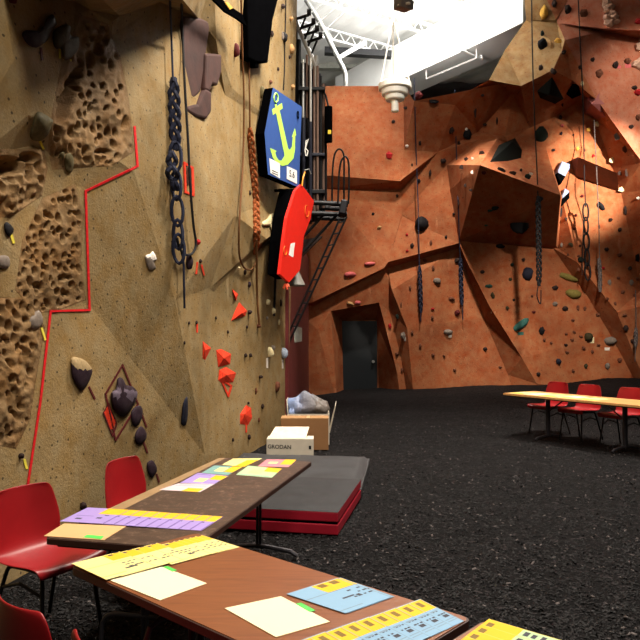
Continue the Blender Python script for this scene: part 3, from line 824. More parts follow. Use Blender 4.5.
# small white notice on the maroon wall
mb = MB(); c = at_y(295, 335, 14.2)
xw = lambda y: (e3.x + .02) + (y - 12.2) * (b_.x - (e3.x + .02)) / (20.6 - 12.2)
b_ = at_y(309, 336, 20.6)
ya, yb = 13.9, 16.6
mb.prism([V((xw(ya) + .008, ya, at_y(295, 342, 15).z)), V((xw(yb) + .008, yb, at_y(295, 342, 15).z)), V((xw(yb) + .008, yb, at_y(295, 327, 15).z)), V((xw(ya) + .008, ya, at_y(295, 327, 15).z))], (-.006, 0, 0))
o = mb.build('notice', flat('notice_pale', C8(196, 204, 190), .6)); tag(o, 'small pale notice on the maroon wall behind the ladder foot', 'notice')
# ================================================================== climbing holds
HM = {}
def hm(c):
    if c not in HM:
        rgb = {'black': (22, 20, 22), 'dark': (46, 32, 28), 'navy': (34, 34, 46), 'grey': (120, 108, 98), 'purple': (42, 28, 36), 'red': (160, 30, 34), 'pink': (190, 92, 92), 'tan': (178, 138, 92),
               'cream': (222, 206, 160), 'olive': (118, 104, 52), 'green': (40, 64, 54), 'teal': (52, 92, 84), 'darkgreen': (26, 34, 28), 'white': (226, 216, 204), 'yellow': (206, 160, 70), 'orange': (222, 62, 36),
               'brown': (104, 62, 44), 'bluewhite': (176, 188, 206), 'maroon': (84, 28, 28), 'lemon': (222, 204, 74), 'purpledark': (62, 44, 54), 'olivedark': (60, 52, 32), 'moss': (98, 88, 60), 'purplechalk': (96, 84, 96), 'tapered': (206, 28, 34), 'rosy': (196, 158, 136), 'stone': (150, 128, 92)}[c]
        HM[c] = flat('hold_' + c, C8(*rgb), .75, 0, .22, 30, .25, spec=.15)
    return HM[c]
HOLDS = []      # (px, py, object) for labels given later
def blob_mesh(mb, c, wv, hv, dv, seed, rough=.25, level=2, mi=0):
    """an irregular lump; wv, hv, dv are its half axes"""
    bm = bmesh.new(); bmesh.ops.create_icosphere(bm, subdivisions=level, radius=1)
    vs = []
    for v_ in bm.verts:
        p = v_.co.copy(); s_ = 1 + rough * noise.noise(p * 1.3 + V((seed * 3.1, seed * 1.7, 0))) + rough * .4 * noise.noise(p * 3.1 + V((0, seed * 2.3, 1)))
        vs.append(c + (wv * p.x + hv * p.y + dv * p.z) * s_)
    fs = [[v_.index for v_ in f.verts] for f in bm.faces]; bm.free()
    mb.add(vs, fs, mi)
def frame_at(px, py, bvh, fn):
    loc, nor = cast(bvh, px, py)
    if loc is None:
        loc = fn(px, py, .05); nor = LN if fn is lw else V((0, -1, 0))
    return loc, nor
def hold(px, py, w_, h_, color, label=None, rot=0.0, wall='b', thick=.8, rough=.28, name='climbing_hold', level=1, cat='climbing hold', group=None, parts=()):
    bvh, fn = (LBVH, lw) if wall == 'l' else (BBVH, bw)
    loc, nor = frame_at(px, py, bvh, fn)
    d = (loc - EYE).length / F
    hw, hh = w_ * d / 2, h_ * d / 2
    dep = thick * min(hw, hh) + .012
    rx = V((1, 0, 0)); uz = V((0, 0, 1))
    ca, sa = math.cos(rot), math.sin(rot)
    if wall == 'l':
        vd = (loc - EYE).normalized(); rx = V((vd.y, -vd.x, 0)).normalized(); dv = -vd
        push = 0
    else:
        dv = nor; push = dep * .45
    wv = (rx * ca + uz * sa) * hw; hv = (-rx * sa + uz * ca) * hh
    mb = MB(); cen = loc + nor * push * .6 if wall == 'b' else EYE + (loc - EYE) * (1 - min(.5, hw * .45 / max(.3, abs(nor.dot(vd)))) / (loc - EYE).length)
    blob_mesh(mb, cen, wv, hv, dv * dep, (px * 7 + py * 3) % 97, rough, level)
    o = mb.build(name, hm(color), fix=False, smooth=(level > 1))
    if label: tag(o, label, cat, group)
    else: HOLDS.append((px, py, color, max(w_, h_), wall, o))
    return o
def tape(px, py, w_, h_, color, label, rot=0.0, wall='b'):
    bvh, fn = (LBVH, lw) if wall == 'l' else (BBVH, bw)
    c, s_ = math.cos(rot), math.sin(rot)
    pts = []
    for a, b in ((-1, -1), (1, -1), (1, 1), (-1, 1)):
        x = px + (a * w_ / 2 * c - b * h_ / 2 * s_); y = py + (a * w_ / 2 * s_ + b * h_ / 2 * c)
        loc, nor = frame_at(x, y, bvh, fn); pts.append(loc + nor * .006)
    mb = MB(); mb.prism(pts, -nor * .004)
    o = mb.build('route_tape', hm(color)); tag(o, label, 'tape'); return o

# ---- back wall: holds that stand out
hold(422, 224, 14, 14, 'black', 'round black knob hold at the middle of the orange wall on a rope', level=2, rough=.15, thick=.9)
hold(519, 224, 19, 15, 'black', 'wide black disc hold under the big dark overhang', level=2, rough=.12, thick=.6)
hold(541, 137, 13, 15, 'darkgreen', 'round black-green hold above the right corner of the overhang', level=2, rough=.15)
hold(527, 274, 11, 13, 'navy', 'chunky navy hold right below the big overhang', rot=-.3, level=2)
hold(520, 325, 20, 7, 'teal', 'long teal flake hold tilted up to the right, left of a white-tagged hold', rot=.62, level=2)
hold(568, 277.5, 19, 6, 'olive', 'upper of the two long olive holds beside the dark fin', rot=-.3, level=2)
hold(573, 294, 15, 9, 'olive', 'olive half-moon hold, lower of the olive pair beside the dark fin', rot=-.18, level=2)
hold(610, 341, 12, 8, 'grey', 'grey block hold above a white tape near the foot of the right wall', level=2)
hold(587.8, 337, 8, 8, 'olivedark', 'knobbly dark olive hold with a cream tape at its right', level=2)
hold(370, 264, 11, 4, 'pink', 'flat pink hold below the ladder side panel, right one of two', rot=.12, level=2)
hold(350, 274.5, 13, 6, 'pink', 'flat pink hold near the ladder, left one of two', rot=.1, level=2)
hold(350, 303.5, 9, 4, 'tan', 'pinkish hold on the lintel over the black door, left one', rot=-.3)
hold(357.5, 302.5, 7, 4, 'pink', 'pinkish hold on the lintel over the black door, right one', rot=.2)
hold(389, 156, 7, 9, 'red', 'dark red hold with a pink top on the upper left orange panel', rot=.3)
hold(437, 281, 8, 6, 'grey', 'grey stone-like hold between the two thin hanging ropes', level=2)
hold(458, 260.5, 9, 6, 'dark', 'dark hold at the top of the right thin braided rope')
hold(418, 96, 9, 9, 'maroon', 'dark red hold beside the white pendant fixture under the duct')
hold(434, 101, 10, 5, 'black', 'flat black hold under the white duct right of the pendant', rot=-.1)
hold(466, 134, 9, 10, 'black', 'black hold with a whitish dot left of the lit brown facet')
hold(568, 10, 7, 9, 'dark', 'dark egg-shaped hold at the top right of the wall')
hold(584, 14, 9, 7, 'brown', 'brown wedge hold at the top right beside the thin rope', rot=-.3)
hold(554, 4, 5, 8, 'dark', 'dark slim hold at the top edge of the tan panel')
hold(544, 13, 7, 12, 'yellow', 'yellowish leaf-shaped hold on the tan panel', level=2)
hold(543, 45.5, 9, 10, 'black', 'black rounded hold in the middle of the tan panel', rot=.2, level=2)
hold(542.5, 34, 4, 6, 'darkgreen', 'small dark green hold just above the black rounded hold on the tan panel')
hold(558, 42, 7, 5, 'yellow', 'yellow hold near the right edge of the tan panel', rot=-.5)
hold(552, 46, 4, 9, 'tan', 'tan streak hold between the black and yellow holds of the tan panel')
hold(598, 74.5, 7, 9, 'brown', 'brown lump hold above the rose volume on the right')
hold(591, 98, 6, 4, 'pink', 'small pink hold on the top of the rose volume')
hold(598, 124, 4, 6, 'cream', 'cream hold under the rose volume')
hold(613, 160, 6, 6, 'cream', 'cream hold at the upper right end of the dark slab volume')
hold(622.5, 189, 6, 5, 'cream', 'cream hold at the lower right end of the dark slab volume')
hold(601, 207, 5, 9, 'black', 'black crescent hold below the dark slab volume', rot=.6, level=2)
hold(561, 212, 6, 11, 'black', 'black hold at the right edge of the big overhang below two blue volumes')
hold(638, 22, 6, 6, 'red', 'red hold at the right edge near the top of the picture')
hold(637, 93, 7, 6, 'red', 'red hold at the right edge under the rough rock cluster')
hold(582, 84, 3, 6, 'cream', 'slim cream hold beside the rope above the rose volume')
hold(390, 326, 4, 6, 'red', 'red and white hold on the wall right of the black door')
hold(404, 335, 6, 8, 'grey', 'grey hold on the fin right of the black door')
hold(448, 332, 9, 6, 'grey', 'grey hold above a white tape in the lower orange panel', level=2)
hold(451.5, 299, 8, 5, 'brown', 'brown hold left of the right thin braided rope', rot=-.2)
hold(457, 313, 6, 7, 'maroon', 'dark red hold left of the tip of the right thin braided rope')
hold(488.6, 286.3, 9, 4, 'green', 'flat green hold just right of the middle fin')
hold(492.5, 296, 4, 8, 'olivedark', 'upright dark olive hold under the flat green hold', rot=.3)
hold(541, 331, 6, 8, 'black', 'black and white hold right of the long teal flake hold')
hold(500, 246.5, 10, 5, 'black', 'flat black hold at the bottom edge of the big overhang')
hold(500.6, 170.6, 9, 4, 'black', 'black flat hold on the rim of the overhang, left part', rot=-.4)
hold(512, 174, 8, 4, 'dark', 'dark flat hold on the rim of the overhang, middle part', rot=.0)
hold(527, 178, 6, 6, 'darkgreen', 'dark green hold on the rim of the overhang beside a white one')
hold(530.5, 174.6, 4, 3, 'white', 'white hold on the rim of the big overhang')
hold(540, 197.5, 6, 6, 'black', 'black hold with a pale spot on the right part of the overhang underside')
hold(495.5, 207, 9, 5, 'darkgreen', 'dark mossy hold on the left part of the overhang underside', rot=.3)
hold(572, 245, 7, 4, 'olivedark', 'dark olive hold above the thin top of the right fin', rot=-.6)
hold(580, 260, 6, 6, 'darkgreen', 'round dark green hold left of the thick chain of rope')
hold(558, 361.5, 6, 6, 'navy', 'round navy hold near the foot of the wall above the red chairs')
hold(607, 366, 5, 6, 'grey', 'grey purple hold near the wall foot above the right chair')
hold(638.7, 258, 5, 9, 'black', 'black hold cut by the right edge of the picture at mid height')
hold(625.6, 149, 6, 7, 'brown', 'brown hold on the shaded right buttress beside the slab volume')
hold(618.5, 135.5, 5, 8, 'grey', 'grey streaked hold on the shaded right buttress', rot=.3)
hold(407, 146, 4, 4, 'white', 'tiny whitish hold right of the dark red pink-topped hold')
hold(379, 228, 5, 4, 'tan', 'small tan hold on the panel under the left ledge', rot=.4)
# ---- back wall: small holds labelled from what stands near them
small = '''393 122 4 4 dark|406 108 4 3 dark|412 165 2 4 dark|397 196 3 4 dark|373 214 3 3 dark|407 235 3 3 red|412 246 4 6 dark|407 251 3 3 red|407 108 3 3 dark|420 143 3 6 dark|451 130 5 8 dark|466 129 3 3 white|459 144 4 4 dark|482 95 4 3 dark
475 110 2 16 dark|497 121 2 8 dark|484 124 4 4 dark|482 154 6 4 dark|467 160 5 4 dark|473 159 3 3 white|443 161 6 6 dark|463 167 5 5 dark|430 173 3 7 dark|419 181 4 5 black|473 172 3 4 white|484 172 5 4 maroon|466 185 3 4 dark|472 190 5 3 dark|459 202 2 7 dark|454 214 4 3 dark
446 237 3 4 dark|431 243 3 6 brown|490 210 5 3 green|486 225 4 2 green|425 261 5 4 brown|433 268 3 6 brown|410 288 3 6 brown|432.5 309 4 3 red|432 318 3 5 brown|401 305 2 6 brown|482 272 5 4 dark|412 333 3 5 brown|397 354 4 5 brown|402 370 3 5 brown|420 346 3 6 brown|433 355 4 4 brown|444 356 3 3 brown|454.5 370 4 4 brown
485 349 5 4 dark|500 367 4 3 brown|398 316 4 6 darkgreen|523 260 4 4 dark|512 265 4 4 darkgreen|510 279.5 4 4 olivedark|513.6 300 3 3 dark|507 308 4 4 olivedark|532 296 3 3 brown|533.6 312 4 3 maroon|554.5 287.7 6 5 dark|554.7 304 5 5 grey|564.4 308.7 6 5 dark|577.6 307 3 3 brown
562 245 3 5 grey|580 246 3 3 brown|568.5 255 3 3 brown|578.5 256 3 3 brown|579.4 269 4 4 brown|606 249.5 5 4 dark|619 255 5 4 brown|629.4 268.5 4 4 dark|603 268 3 3 red|618 278 4 3 brown|609 283 4 6 grey|630.6 282.5 4 6 grey|637 279 3 4 brown|622 292.5 4 4 brown|634 296 3 4 brown|607 299 3 3 brown|614.6 304 3 4 brown|624.4 315 5 3 brown|597.5 315 4 4 brown
578 308 3 5 brown|584.6 308.5 3 5 brown|572.5 320 4 3 brown|573.8 332 4 3 brown|572 340 4 3 brown|580.6 336.5 4 3 brown|565.6 345 4 3 dark|598 345 4 3 brown|583.4 348 4 4 brown|592 351.5 3 4 brown|567 352 4 3 brown|585.6 366 4 5 olivedark|619.4 360 4 5 brown|573 371 3 4 brown|625.6 328 5 6 dark|632 341 4 4 dark
538 374 4 4 dark|544 340 3 3 brown|551 343 3 3 brown|566 334 3 3 brown|592 60 5 4 dark|615 66 6 7 dark|627 62 6 6 brown|579.5 67.5 3 4 dark|563 52.5 4 4 dark|541 68.5 5 6 dark|553 71 6 6 dark|560 118 4 5 dark|562 126 3 3 pink|561 134 3 4 purple|562 104 2 5 dark|588 130 5 4 yellow|630.6 127 5 4 dark|637.5 117.5 5 6 brown|634 88 6 4 dark|625 148 4 4 dark
573 135 2 2 dark|620.6 173 4 5 dark|627 172.5 3 9 dark|638.7 198 4 3 white|582 196.5 3 3 maroon|576 215.6 3 3 maroon|593 155.6 3 3 red|566.5 219 3 4 dark|574 229 4 2 maroon|610 220 4 4 dark|619.4 230 4 4 dark|599 227 2 4 brown|626 210 3 10 dark|553 150 4 3 dark|520.6 171 3 4 dark|577 149 3 4 yellow|584.5 150 2 3 brown'''
for item in small.replace('\n', '|').split('|'):
    a = item.split(); hold(float(a[0]), float(a[1]), float(a[2]) , float(a[3]), a[4])
# tape tags
tape(405, 339, 2, 4, 'white', 'small white tape under the grey hold on the fin by the door')
tape(450, 335.5, 3, 4, 'white', 'small white tape under the grey hold in the lower orange panel')
tape(493, 312.5, 4, 2, 'cream', 'pale tape strip on the right edge of the middle fin')
tape(520.6, 333.5, 6, 3, 'teal', 'pale green tape under the long teal flake hold')
tape(592, 340, 4, 6, 'cream', 'cream tape right of the knobbly dark olive hold')
tape(607, 349, 5, 3, 'white', 'white tape under the grey block hold')
tape(628, 66, 6, 4, 'pink', 'pink tape under the brown hold left of the rock cluster')
tape(619, 67, 4, 3, 'pink', 'pink tape beside the dark hold under the top right ledge')
for k, (x, y) in enumerate(((611, 224.5), (620.5, 234.5), (604, 213), (619.5, 259), (631.5, 272.5), (574.5, 249), (619, 281.5), (610.5, 290), (615.5, 307), (541, 333.5))):
    pass

# ---- bolted volumes on the back wall
def volume(poly, off, mat, label, tip=None, side=None, fn=bw, bvh=None, name='climbing_volume', base=None, cat='climbing volume'):
    """a faceted volume: outline base on the wall rising to a front face"""
    bvh = bvh or (BBVH if fn is bw else LBVH)
    nn_ = V((0, -1, 0)) if fn is bw else LN
    cast_p = []
    for x, y in (base or poly):
        loc, nor = frame_at(x, y, bvh, fn); cast_p.append(loc)
    lift = max(0, 0)
    mb = MB()
    if tip:
        loc, nor = frame_at(tip[0], tip[1], bvh, fn)
        t3 = loc + nn_ * off
        ds = (t3 - EYE).length; t3 = EYE + ray(tip[0], tip[1]) * ds
        n0 = len(cast_p); mb.add(cast_p + [t3], [(i, (i + 1) % n0, n0) for i in range(n0)] + [tuple(range(n0))[::-1]])
    else:
        fr = []
        for (x, y), bp_ in zip(poly, cast_p):
            loc, nor = frame_at(x, y, bvh, fn)
            q = loc + nn_ * off; fr.append(EYE + ray(x, y) * (q - EYE).length)
        n0 = len(fr)
        mb.add(fr + cast_p, [tuple(range(n0))] + [(i, (i + 1) % n0, n0 + (i + 1) % n0, n0 + i) for i in range(n0)] + [tuple(range(n0, 2 * n0))[::-1]])
    o = mb.build(name, mat); tag(o, label, cat); return o
M_gblk = flat('volume_greenblack', C8(10, 16, 13), .7, 0, .2, spec=.15)
volume([(537, 91), (552, 77), (567, 97), (556, 104), (541, 97)], .5, M_gblk, 'black-green angular volume in the dark corner under the tan panel', tip=(549, 95), base=[(537, 91), (552, 77), (568, 100), (555, 104), (540, 98)])
volume([], .55, M_gblk, 'large black pointed volume on the left upper face of the overhang', tip=(512, 142), base=[(490, 162), (499, 145), (515, 138), (522, 150), (521, 158), (508, 161)])
volume([], .35, M_blk, 'black lump volume at the upper right rim of the dark corner', tip=(574, 91), base=[(566, 94), (572, 84), (581, 84), (581, 95), (572, 99)])
M_rose = flat('volume_rose', C8(140, 76, 72), .7, 0, .15)
volume([], .75, M_rose, 'rose pyramid volume with a black shadowed underside beside the lit wall', tip=(592, 104), base=[(583, 106), (585, 97), (600, 92), (605, 104), (606, 117), (597, 119), (585, 113)])
M_slab = flat('volume_slab', C8(104, 60, 44), .7, 0, .15)
# slab: overhanging wedge
def over_wedge(top, bot, off, mat, label):
    """top edge flush, lower edge stands out (or the reverse)"""
    mb = MB(); a = [frame_at(x, y, BBVH, bw)[0] for x, y in top]; 
    b0 = [frame_at(x, y, BBVH, bw)[0] for x, y in bot]
    b = [EYE + ray(x, y) * ((p + V((0, -.04, 0))) - EYE).length for (x, y), p in zip(bot, b0)]
    up = [EYE + ray(x, y) * ((p + V((0, -off, 0))) - EYE).length for (x, y), p in zip(top, a)]
    hi = [p + V((0, off * .95, .06)) for p in up]
    mb.add([up[0], up[1], b[1], b[0], hi[0], hi[1], b0[0], b0[1]], [(0, 1, 2, 3), (0, 1, 5, 4), (0, 3, 6, 4), (1, 2, 7, 5), (4, 5, 7, 6), (3, 2, 7, 6)])
    o = mb.build('climbing_volume', mat); tag(o, label, 'climbing volume'); return o
over_wedge([(578, 157), (617, 173)], [(576, 176), (619, 191)], .75, M_slab, 'long dark brown slab volume tilted across the bright part of the wall')
M_bw = flat('volume_bluewhite', C8(112, 122, 152), .6, 0, .08)
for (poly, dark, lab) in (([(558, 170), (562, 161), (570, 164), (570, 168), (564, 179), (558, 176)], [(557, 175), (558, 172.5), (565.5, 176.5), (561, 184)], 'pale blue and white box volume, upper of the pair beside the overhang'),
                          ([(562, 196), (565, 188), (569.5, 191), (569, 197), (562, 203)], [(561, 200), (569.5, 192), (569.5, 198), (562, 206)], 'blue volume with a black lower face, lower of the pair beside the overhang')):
    loc, nor = frame_at(poly[0][0], poly[0][1], BBVH, bw)
    r = empty('climbing_volume', loc); tag(r, lab, 'climbing volume')
    mb = MB(); mb.prism([bw(x, y, (BY - loc.y) + .22) for x, y in poly], (0, .22, 0)); mb.build('face', M_bw, r, bevel=.02)
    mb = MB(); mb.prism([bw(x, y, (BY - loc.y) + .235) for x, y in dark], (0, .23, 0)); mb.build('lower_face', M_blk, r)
# rough rock clusters top right
for (poly, n_k, lab) in (([(601, 0), (613, 2), (618, 22), (612, 26), (605, 22)], 16, 'upper cluster of knobbly pinkish rock relief at the top right'), ([(634, 38), (646, 38), (646, 72), (637, 72), (633, 60)], 18, 'cluster of knobbly rock relief cut by the right edge of the picture')):
    mb = MB(); rr = random.Random(4)
    k = 0
    while k < n_k:
        x = rr.uniform(598, 650); y = rr.uniform(0, 76)
        if not inside(x, y, poly): continue
        loc, nor = frame_at(x, y, BBVH, bw); s_ = rr.uniform(.09, .19)
        blob_mesh(mb, loc + nor * .03, V((s_, 0, 0)), V((0, 0, s_ * .8)), nor * s_ * .9, k + 1, .4, 1); k += 1
    o = mb.build('rock_cluster', hm('rosy'), fix=False); tag(o, lab, 'rock relief')

# ---- left wall holds
L = 'l'
def lhold(name, lab, blobs, taped=None):
    """a left wall hold of several lobes"""
    x, y = blobs[0][0], blobs[0][1]
    mb = MB()
    mats = []
    for (px, py, w_, h_, col, rot) in blobs:
        loc, nor = frame_at(px, py, LBVH, lw); d = (loc - EYE).length / F
        vd = (loc - EYE).normalized(); rx = V((vd.y, -vd.x, 0)).normalized(); uz = V((0, 0, 1))
        hw, hh = w_ * d / 2, h_ * d / 2; ca, sa = math.cos(rot), math.sin(rot)
        m_ = hm(col)
        if m_ not in mats: mats.append(m_)
        blob_mesh(mb, EYE + (loc - EYE) * (1 - min(.5, min(hw, hh) * .45 / max(.3, abs(nor.dot(vd)))) / (loc - EYE).length), (rx * ca + uz * sa) * hw, (-rx * sa + uz * ca) * hh, -vd * min(hw, hh) * .85, px % 31, .22, 3, mats.index(m_))
    o = mb.build(name, mats, fix=False, smooth=True); tag(o, lab, 'climbing hold'); return o
def lump(outline, th, color, lab, top=None, seed=1):
    """an irregular lump on the left wall with the given outline; th is its thickness in picture units"""
    n0 = len(outline); cx = sum(p[0] for p in outline) / n0; cy = sum(p[1] for p in outline) / n0
    # finer outline
    out = []
    for i in range(n0):
        p0, p1, p2, p3 = (V(outline[(i + k) % n0]) for k in (-1, 0, 1, 2))
        for t_ in (0, .5): out.append(.5 * ((2 * p1) + (p2 - p0) * t_ + (2 * p0 - 5 * p1 + 4 * p2 - p3) * t_ * t_ + (3 * p1 - p0 - 3 * p2 + p3) * t_ ** 3))
    m = len(out); vs = []; fs = []; mi = []
    y0 = min(p.y for p in out); y1 = max(p.y for p in out)
    for s_, lift in ((1.0, 0.0), (.97, .35), (.82, .72), (.55, .95), (.25, 1.04)):
        for k, p in enumerate(out):
            q = V((cx, cy)).lerp(p, s_); loc, nor = frame_at(q.x, q.y, LBVH, lw); ds = (loc - EYE).length
            g = max(.3, abs(nor.dot(ray(q.x, q.y))))
            l_ = lift * (1 + .22 * noise.noise(V((q.x * .25, q.y * .25, seed)))) * th * ds / F
            vs.append(EYE + ray(q.x, q.y) * (ds - min(l_ / g * .55, .3) + (.01 if lift == 0 else 0)))
    R_ = 5
    for r_ in range(R_ - 1):
        for k in range(m):
            k2 = (k + 1) % m; fs.append((r_ * m + k, r_ * m + k2, (r_ + 1) * m + k2, (r_ + 1) * m + k))
            q = V((cx, cy)).lerp(out[k], (1, .9, .7, .4)[r_]); mi.append(1 if top and (q.y - y0) / (y1 - y0) < top[1] + .08 * noise.noise(V((q.x * .5, q.y * .5, 3))) and (len(top) < 3 or (q.y - y0) / (y1 - y0) > top[2]) else 0)
    fs.append(tuple((R_ - 1) * m + k for k in range(m))); mi.append(0)
    mb = MB(); mb.v = vs; mb.f = [list(f) for f in fs]; mb.mi = mi
    o = mb.build('climbing_hold', [hm(color)] + ([hm(top[0])] if top else []), smooth=True); tag(o, lab, 'climbing hold'); return o
lump([(22, 33), (26, 30), (33, 31), (38, 34), (42, 27), (48, 22), (50, 15), (54, 15), (57, 24), (53, 28), (50, 36), (45, 43), (36, 48), (28, 45), (23, 38)], 8, 'purple', 'dark winged hold at the top left of the beige wall')
lump([(53, 32), (58, 27), (66, 24), (71, 27), (70, 34), (74, 37), (79, 37), (79, 47), (75, 54), (68, 60), (63, 59), (61, 49), (56, 49), (53, 43)], 9, 'olivedark', 'dark olive two-lobed hold right of the winged hold')
lump([(36, 113), (41, 112), (52, 119), (53, 122), (48, 135), (40, 141), (32, 140), (30, 134), (33, 122)], 10, 'moss', 'beige olive block hold with a yellow tape beneath, upper left')
lump([(66, 154), (71, 153), (74, 160), (73, 170), (69, 173), (65, 169), (64, 160)], 5, 'moss', 'grey-green oval hold in the lower rock relief of the upper left')
lump([(60, 153), (64, 152), (65, 158), (62, 161), (59, 158)], 3, 'moss', 'small grey-green knob hold touching the grey-green oval hold')
lump([(4, 224), (8, 222), (14, 229), (12, 234), (9, 237), (5, 232)], 5, 'black', 'black hold with a yellow tape at the left edge of the beige wall')
lump([(-5, 258), (3, 255), (9, 257), (10, 263), (8, 268), (0, 268)], 5, 'grey', 'brown grey round hold at the left edge below the black one')
lump([(28, 321), (33, 314), (39, 310), (43, 318), (42, 325), (36, 330), (30, 328)], 7, 'grey', 'rough grey hold left of the red line corner', seed=5)
lump([(71, 358), (77, 357), (86, 361), (92, 369), (92, 374), (88, 384), (82, 391), (78, 388), (72, 377), (71, 368)], 9, 'purple', 'shield-shaped purple hold with a chalky top', ('stone', .36))
lump([(111, 393), (116, 389), (117, 380), (120, 377), (124, 380), (126, 385), (132, 386), (137, 391), (137, 398), (131, 410), (124, 417), (117, 414), (112, 405)], 13, 'purple', 'large purple heart-shaped hold inside the maroon diamond', ('purplechalk', .52, .30))
lump([(131, 412), (136, 406), (141, 406), (143, 412), (141, 421), (136, 427), (132, 423)], 6, 'purple', 'upper of two small purple holds right below the maroon diamond')
lump([(135, 434), (139, 427), (143, 427), (147, 434), (145, 441), (139, 445), (135, 441)], 6, 'purple', 'lower of two small purple holds right below the maroon diamond')
lump([(147, 463), (152, 460), (156, 465), (157, 471), (152, 478), (148, 473)], 5, 'purple', 'lone purple hold above the red chair behind the table')
lump([(145, 256), (150, 254), (153, 251), (157, 259), (154, 262), (156, 268), (150, 271), (147, 266)], 4, 'grey', 'grey white streaked hold in the middle of the dark facet', ('white', .35))
lump([(183, 403), (187, 396), (188, 403), (188, 414), (186, 425), (181, 424), (182, 412)], 4, 'navy', 'slim grey-blue hold low on the dark facet')
lump([(262, 222), (267, 219), (270, 214), (275, 213), (277, 217), (275, 222), (277, 227), (272, 232), (270, 226), (263, 226)], 6, 'cream', 'cream horned hold beside the shadow of the boards')
lhold('climbing_hold', 'small dark hold low on the wall behind the first chair', [(54, 508, 6, 6, 'dark', .2)])
lhold('climbing_hold', 'small dark hold above the corner of the lavender forms', [(83, 506, 7, 7, 'dark', .3)])
lhold('climbing_hold', 'small dark hold beside the lower end of the red line', [(21, 456, 6, 5, 'dark', 0)])
lhold('climbing_hold', 'dark hold at the very top left corner of the wall', [(12, 0, 8, 6, 'maroon', 0)])
lhold('climbing_hold', 'purple hold at the end of the black rope loop', [(189, 262, 8, 15, 'purple', .1)])
lhold('climbing_hold', 'dark slotted hold inside the red taped frame', [(188, 176, 5, 18, 'grey', -.05)])
lhold('climbing_hold', 'grey-white lump hold near the lower wall edge, left one', [(270, 352, 8, 10, 'cream', .2), (273, 348, 5, 6, 'grey', 0)])
lhold('climbing_hold', 'grey-white lump hold at the lower wall edge, right one', [(284, 353, 8, 11, 'bluewhite', 0)])
lhold('climbing_hold', 'small white hold above the rope end near the wall edge', [(268, 302, 5, 6, 'cream', 0)])
lhold('climbing_hold', 'small white oval hold beside the black strap end', [(273.5, 311, 5, 7, 'cream', .2)])
lhold('climbing_hold', 'greenish hold at the upper left corner of the anchor board', [(262, 92, 6, 11, 'moss', 0)])
lhold('climbing_hold', 'black hold on the seam line above the anchor board', [(284.5, 37, 6, 10, 'black', .1), (282.5, 36, 3, 8, 'grey', 0)])
lhold('climbing_hold', 'tan oval hold near the wall edge above the anchor board', [(291.5, 49, 6, 10, 'tan', .1)])
lhold('climbing_hold', 'dark brown hold right above the brown strap rope', [(236, 50, 7, 13, 'maroon', 0)])
lhold('climbing_hold', 'dark speckled hold low near the wall edge beside the boxes', [(277, 387, 6, 11, 'brown', -.2)])
# orange-red wedge holds
M_or = hm('orange')
def wedge(poly, tip, off, lab):
    cp = [frame_at(x, y, LBVH, lw)[0] for x, y in poly]
    q = frame_at(tip[0], tip[1], LBVH, lw)[0] + LN * off
    t3 = EYE + ray(tip[0], tip[1]) * ((q - EYE).length - .1)
    n0 = len(cp); mb = MB(); mb.add([p + LN * .002 for p in cp] + [t3], [(i, (i + 1) % n0, n0) for i in range(n0)] + [tuple(range(n0))[::-1]])
    o = mb.build('wedge_hold', M_or); tag(o, lab, 'climbing hold'); return o
wedge([(239, 302), (247, 311), (245, 316), (231, 321), (233, 315)], (242, 313), .14, 'orange-red wedge hold right of the rope, top one')
wedge([(232, 289), (238, 294), (236, 301), (234, 298)], (235.5, 297), .07, 'small orange-red hold just above the top wedge')
wedge([(202.5, 341), (211, 348), (205, 360), (202.5, 358)], (205, 350), .05, 'flat orange-red triangle left of the stacked wedges')
wedge([(216, 350), (221, 349), (231, 354), (230, 364), (218, 367)], (224, 358), .16, 'upper of the stacked orange-red wedge holds')
wedge([(219, 370), (226, 367), (236, 373), (233, 382), (222, 384), (218, 380)], (227, 375), .16, 'lower of the stacked orange-red wedge holds')
wedge([(240, 414), (246, 405), (251, 408), (252, 418), (248, 425), (240, 424)], (245, 414), .15, 'orange-red wedge hold low above the white box')
def outline(pts, wpx, color, lab, wall='l', closed=True, name='route_tape', cat='tape', th=.004):
    """a strip of tape on the wall following the picture points"""
    bvh, fn = (LBVH, lw) if wall == 'l' else (BBVH, bw)
    mb = MB(); n0 = len(pts)
    for i in range(n0 if closed else n0 - 1):
        a = V(pts[i]); b = V(pts[(i + 1) % n0]); d = (b - a).normalized(); q = V((-d.y, d.x)) * wpx / 2
        m = max(1, int((b - a).length / 8))
        ex = d * wpx * .45
        for k in range(m):
            s0 = a.lerp(b, k / m) - (ex if k == 0 else V((0, 0))); s1 = a.lerp(b, (k + 1) / m) + (ex if k == m - 1 else V((0, 0)))
            fr = []
            for p in (s0 + q, s1 + q, s1 - q, s0 - q):
                loc, nor = frame_at(p.x, p.y, bvh, fn); fr.append(loc + nor * .008)
            mb.prism(fr, -nor * th)
    o = mb.build(name, hm(color)); tag(o, lab, cat); return o
outline([(134, 127), (137, 166), (85, 191), (89, 310), (50, 311), (40, 400), (27, 486)], 2.1, 'tapered', 'long red tape line stepping down the beige wall', closed=False)
outline([(122, 365), (105, 394), (115, 440), (137.5, 404)], 1.6, 'maroon', 'maroon tape diamond around the large purple hold')
outline([(108, 404), (103, 413), (112, 436), (116, 424)], 1.4, 'maroon', 'small maroon tape diamond at the lower left of the large one')
o = outline([(107.6, 409), (105.6, 413), (111, 427), (113, 421)], 4.0, 'orange', 'orange label inside the small maroon diamond')
outline([(184, 163), (192, 168), (193, 195), (185, 192)], 2.2, 'orange', 'orange tape frame beside the navy rope chain')
outline([(221, 380), (231, 386), (228, 396)], 1.8, 'orange', 'orange tape triangle under the stacked wedges')
tape(41, 54, 2, 13, 'maroon', 'maroon tape strip under the dark winged hold', -.1, L)
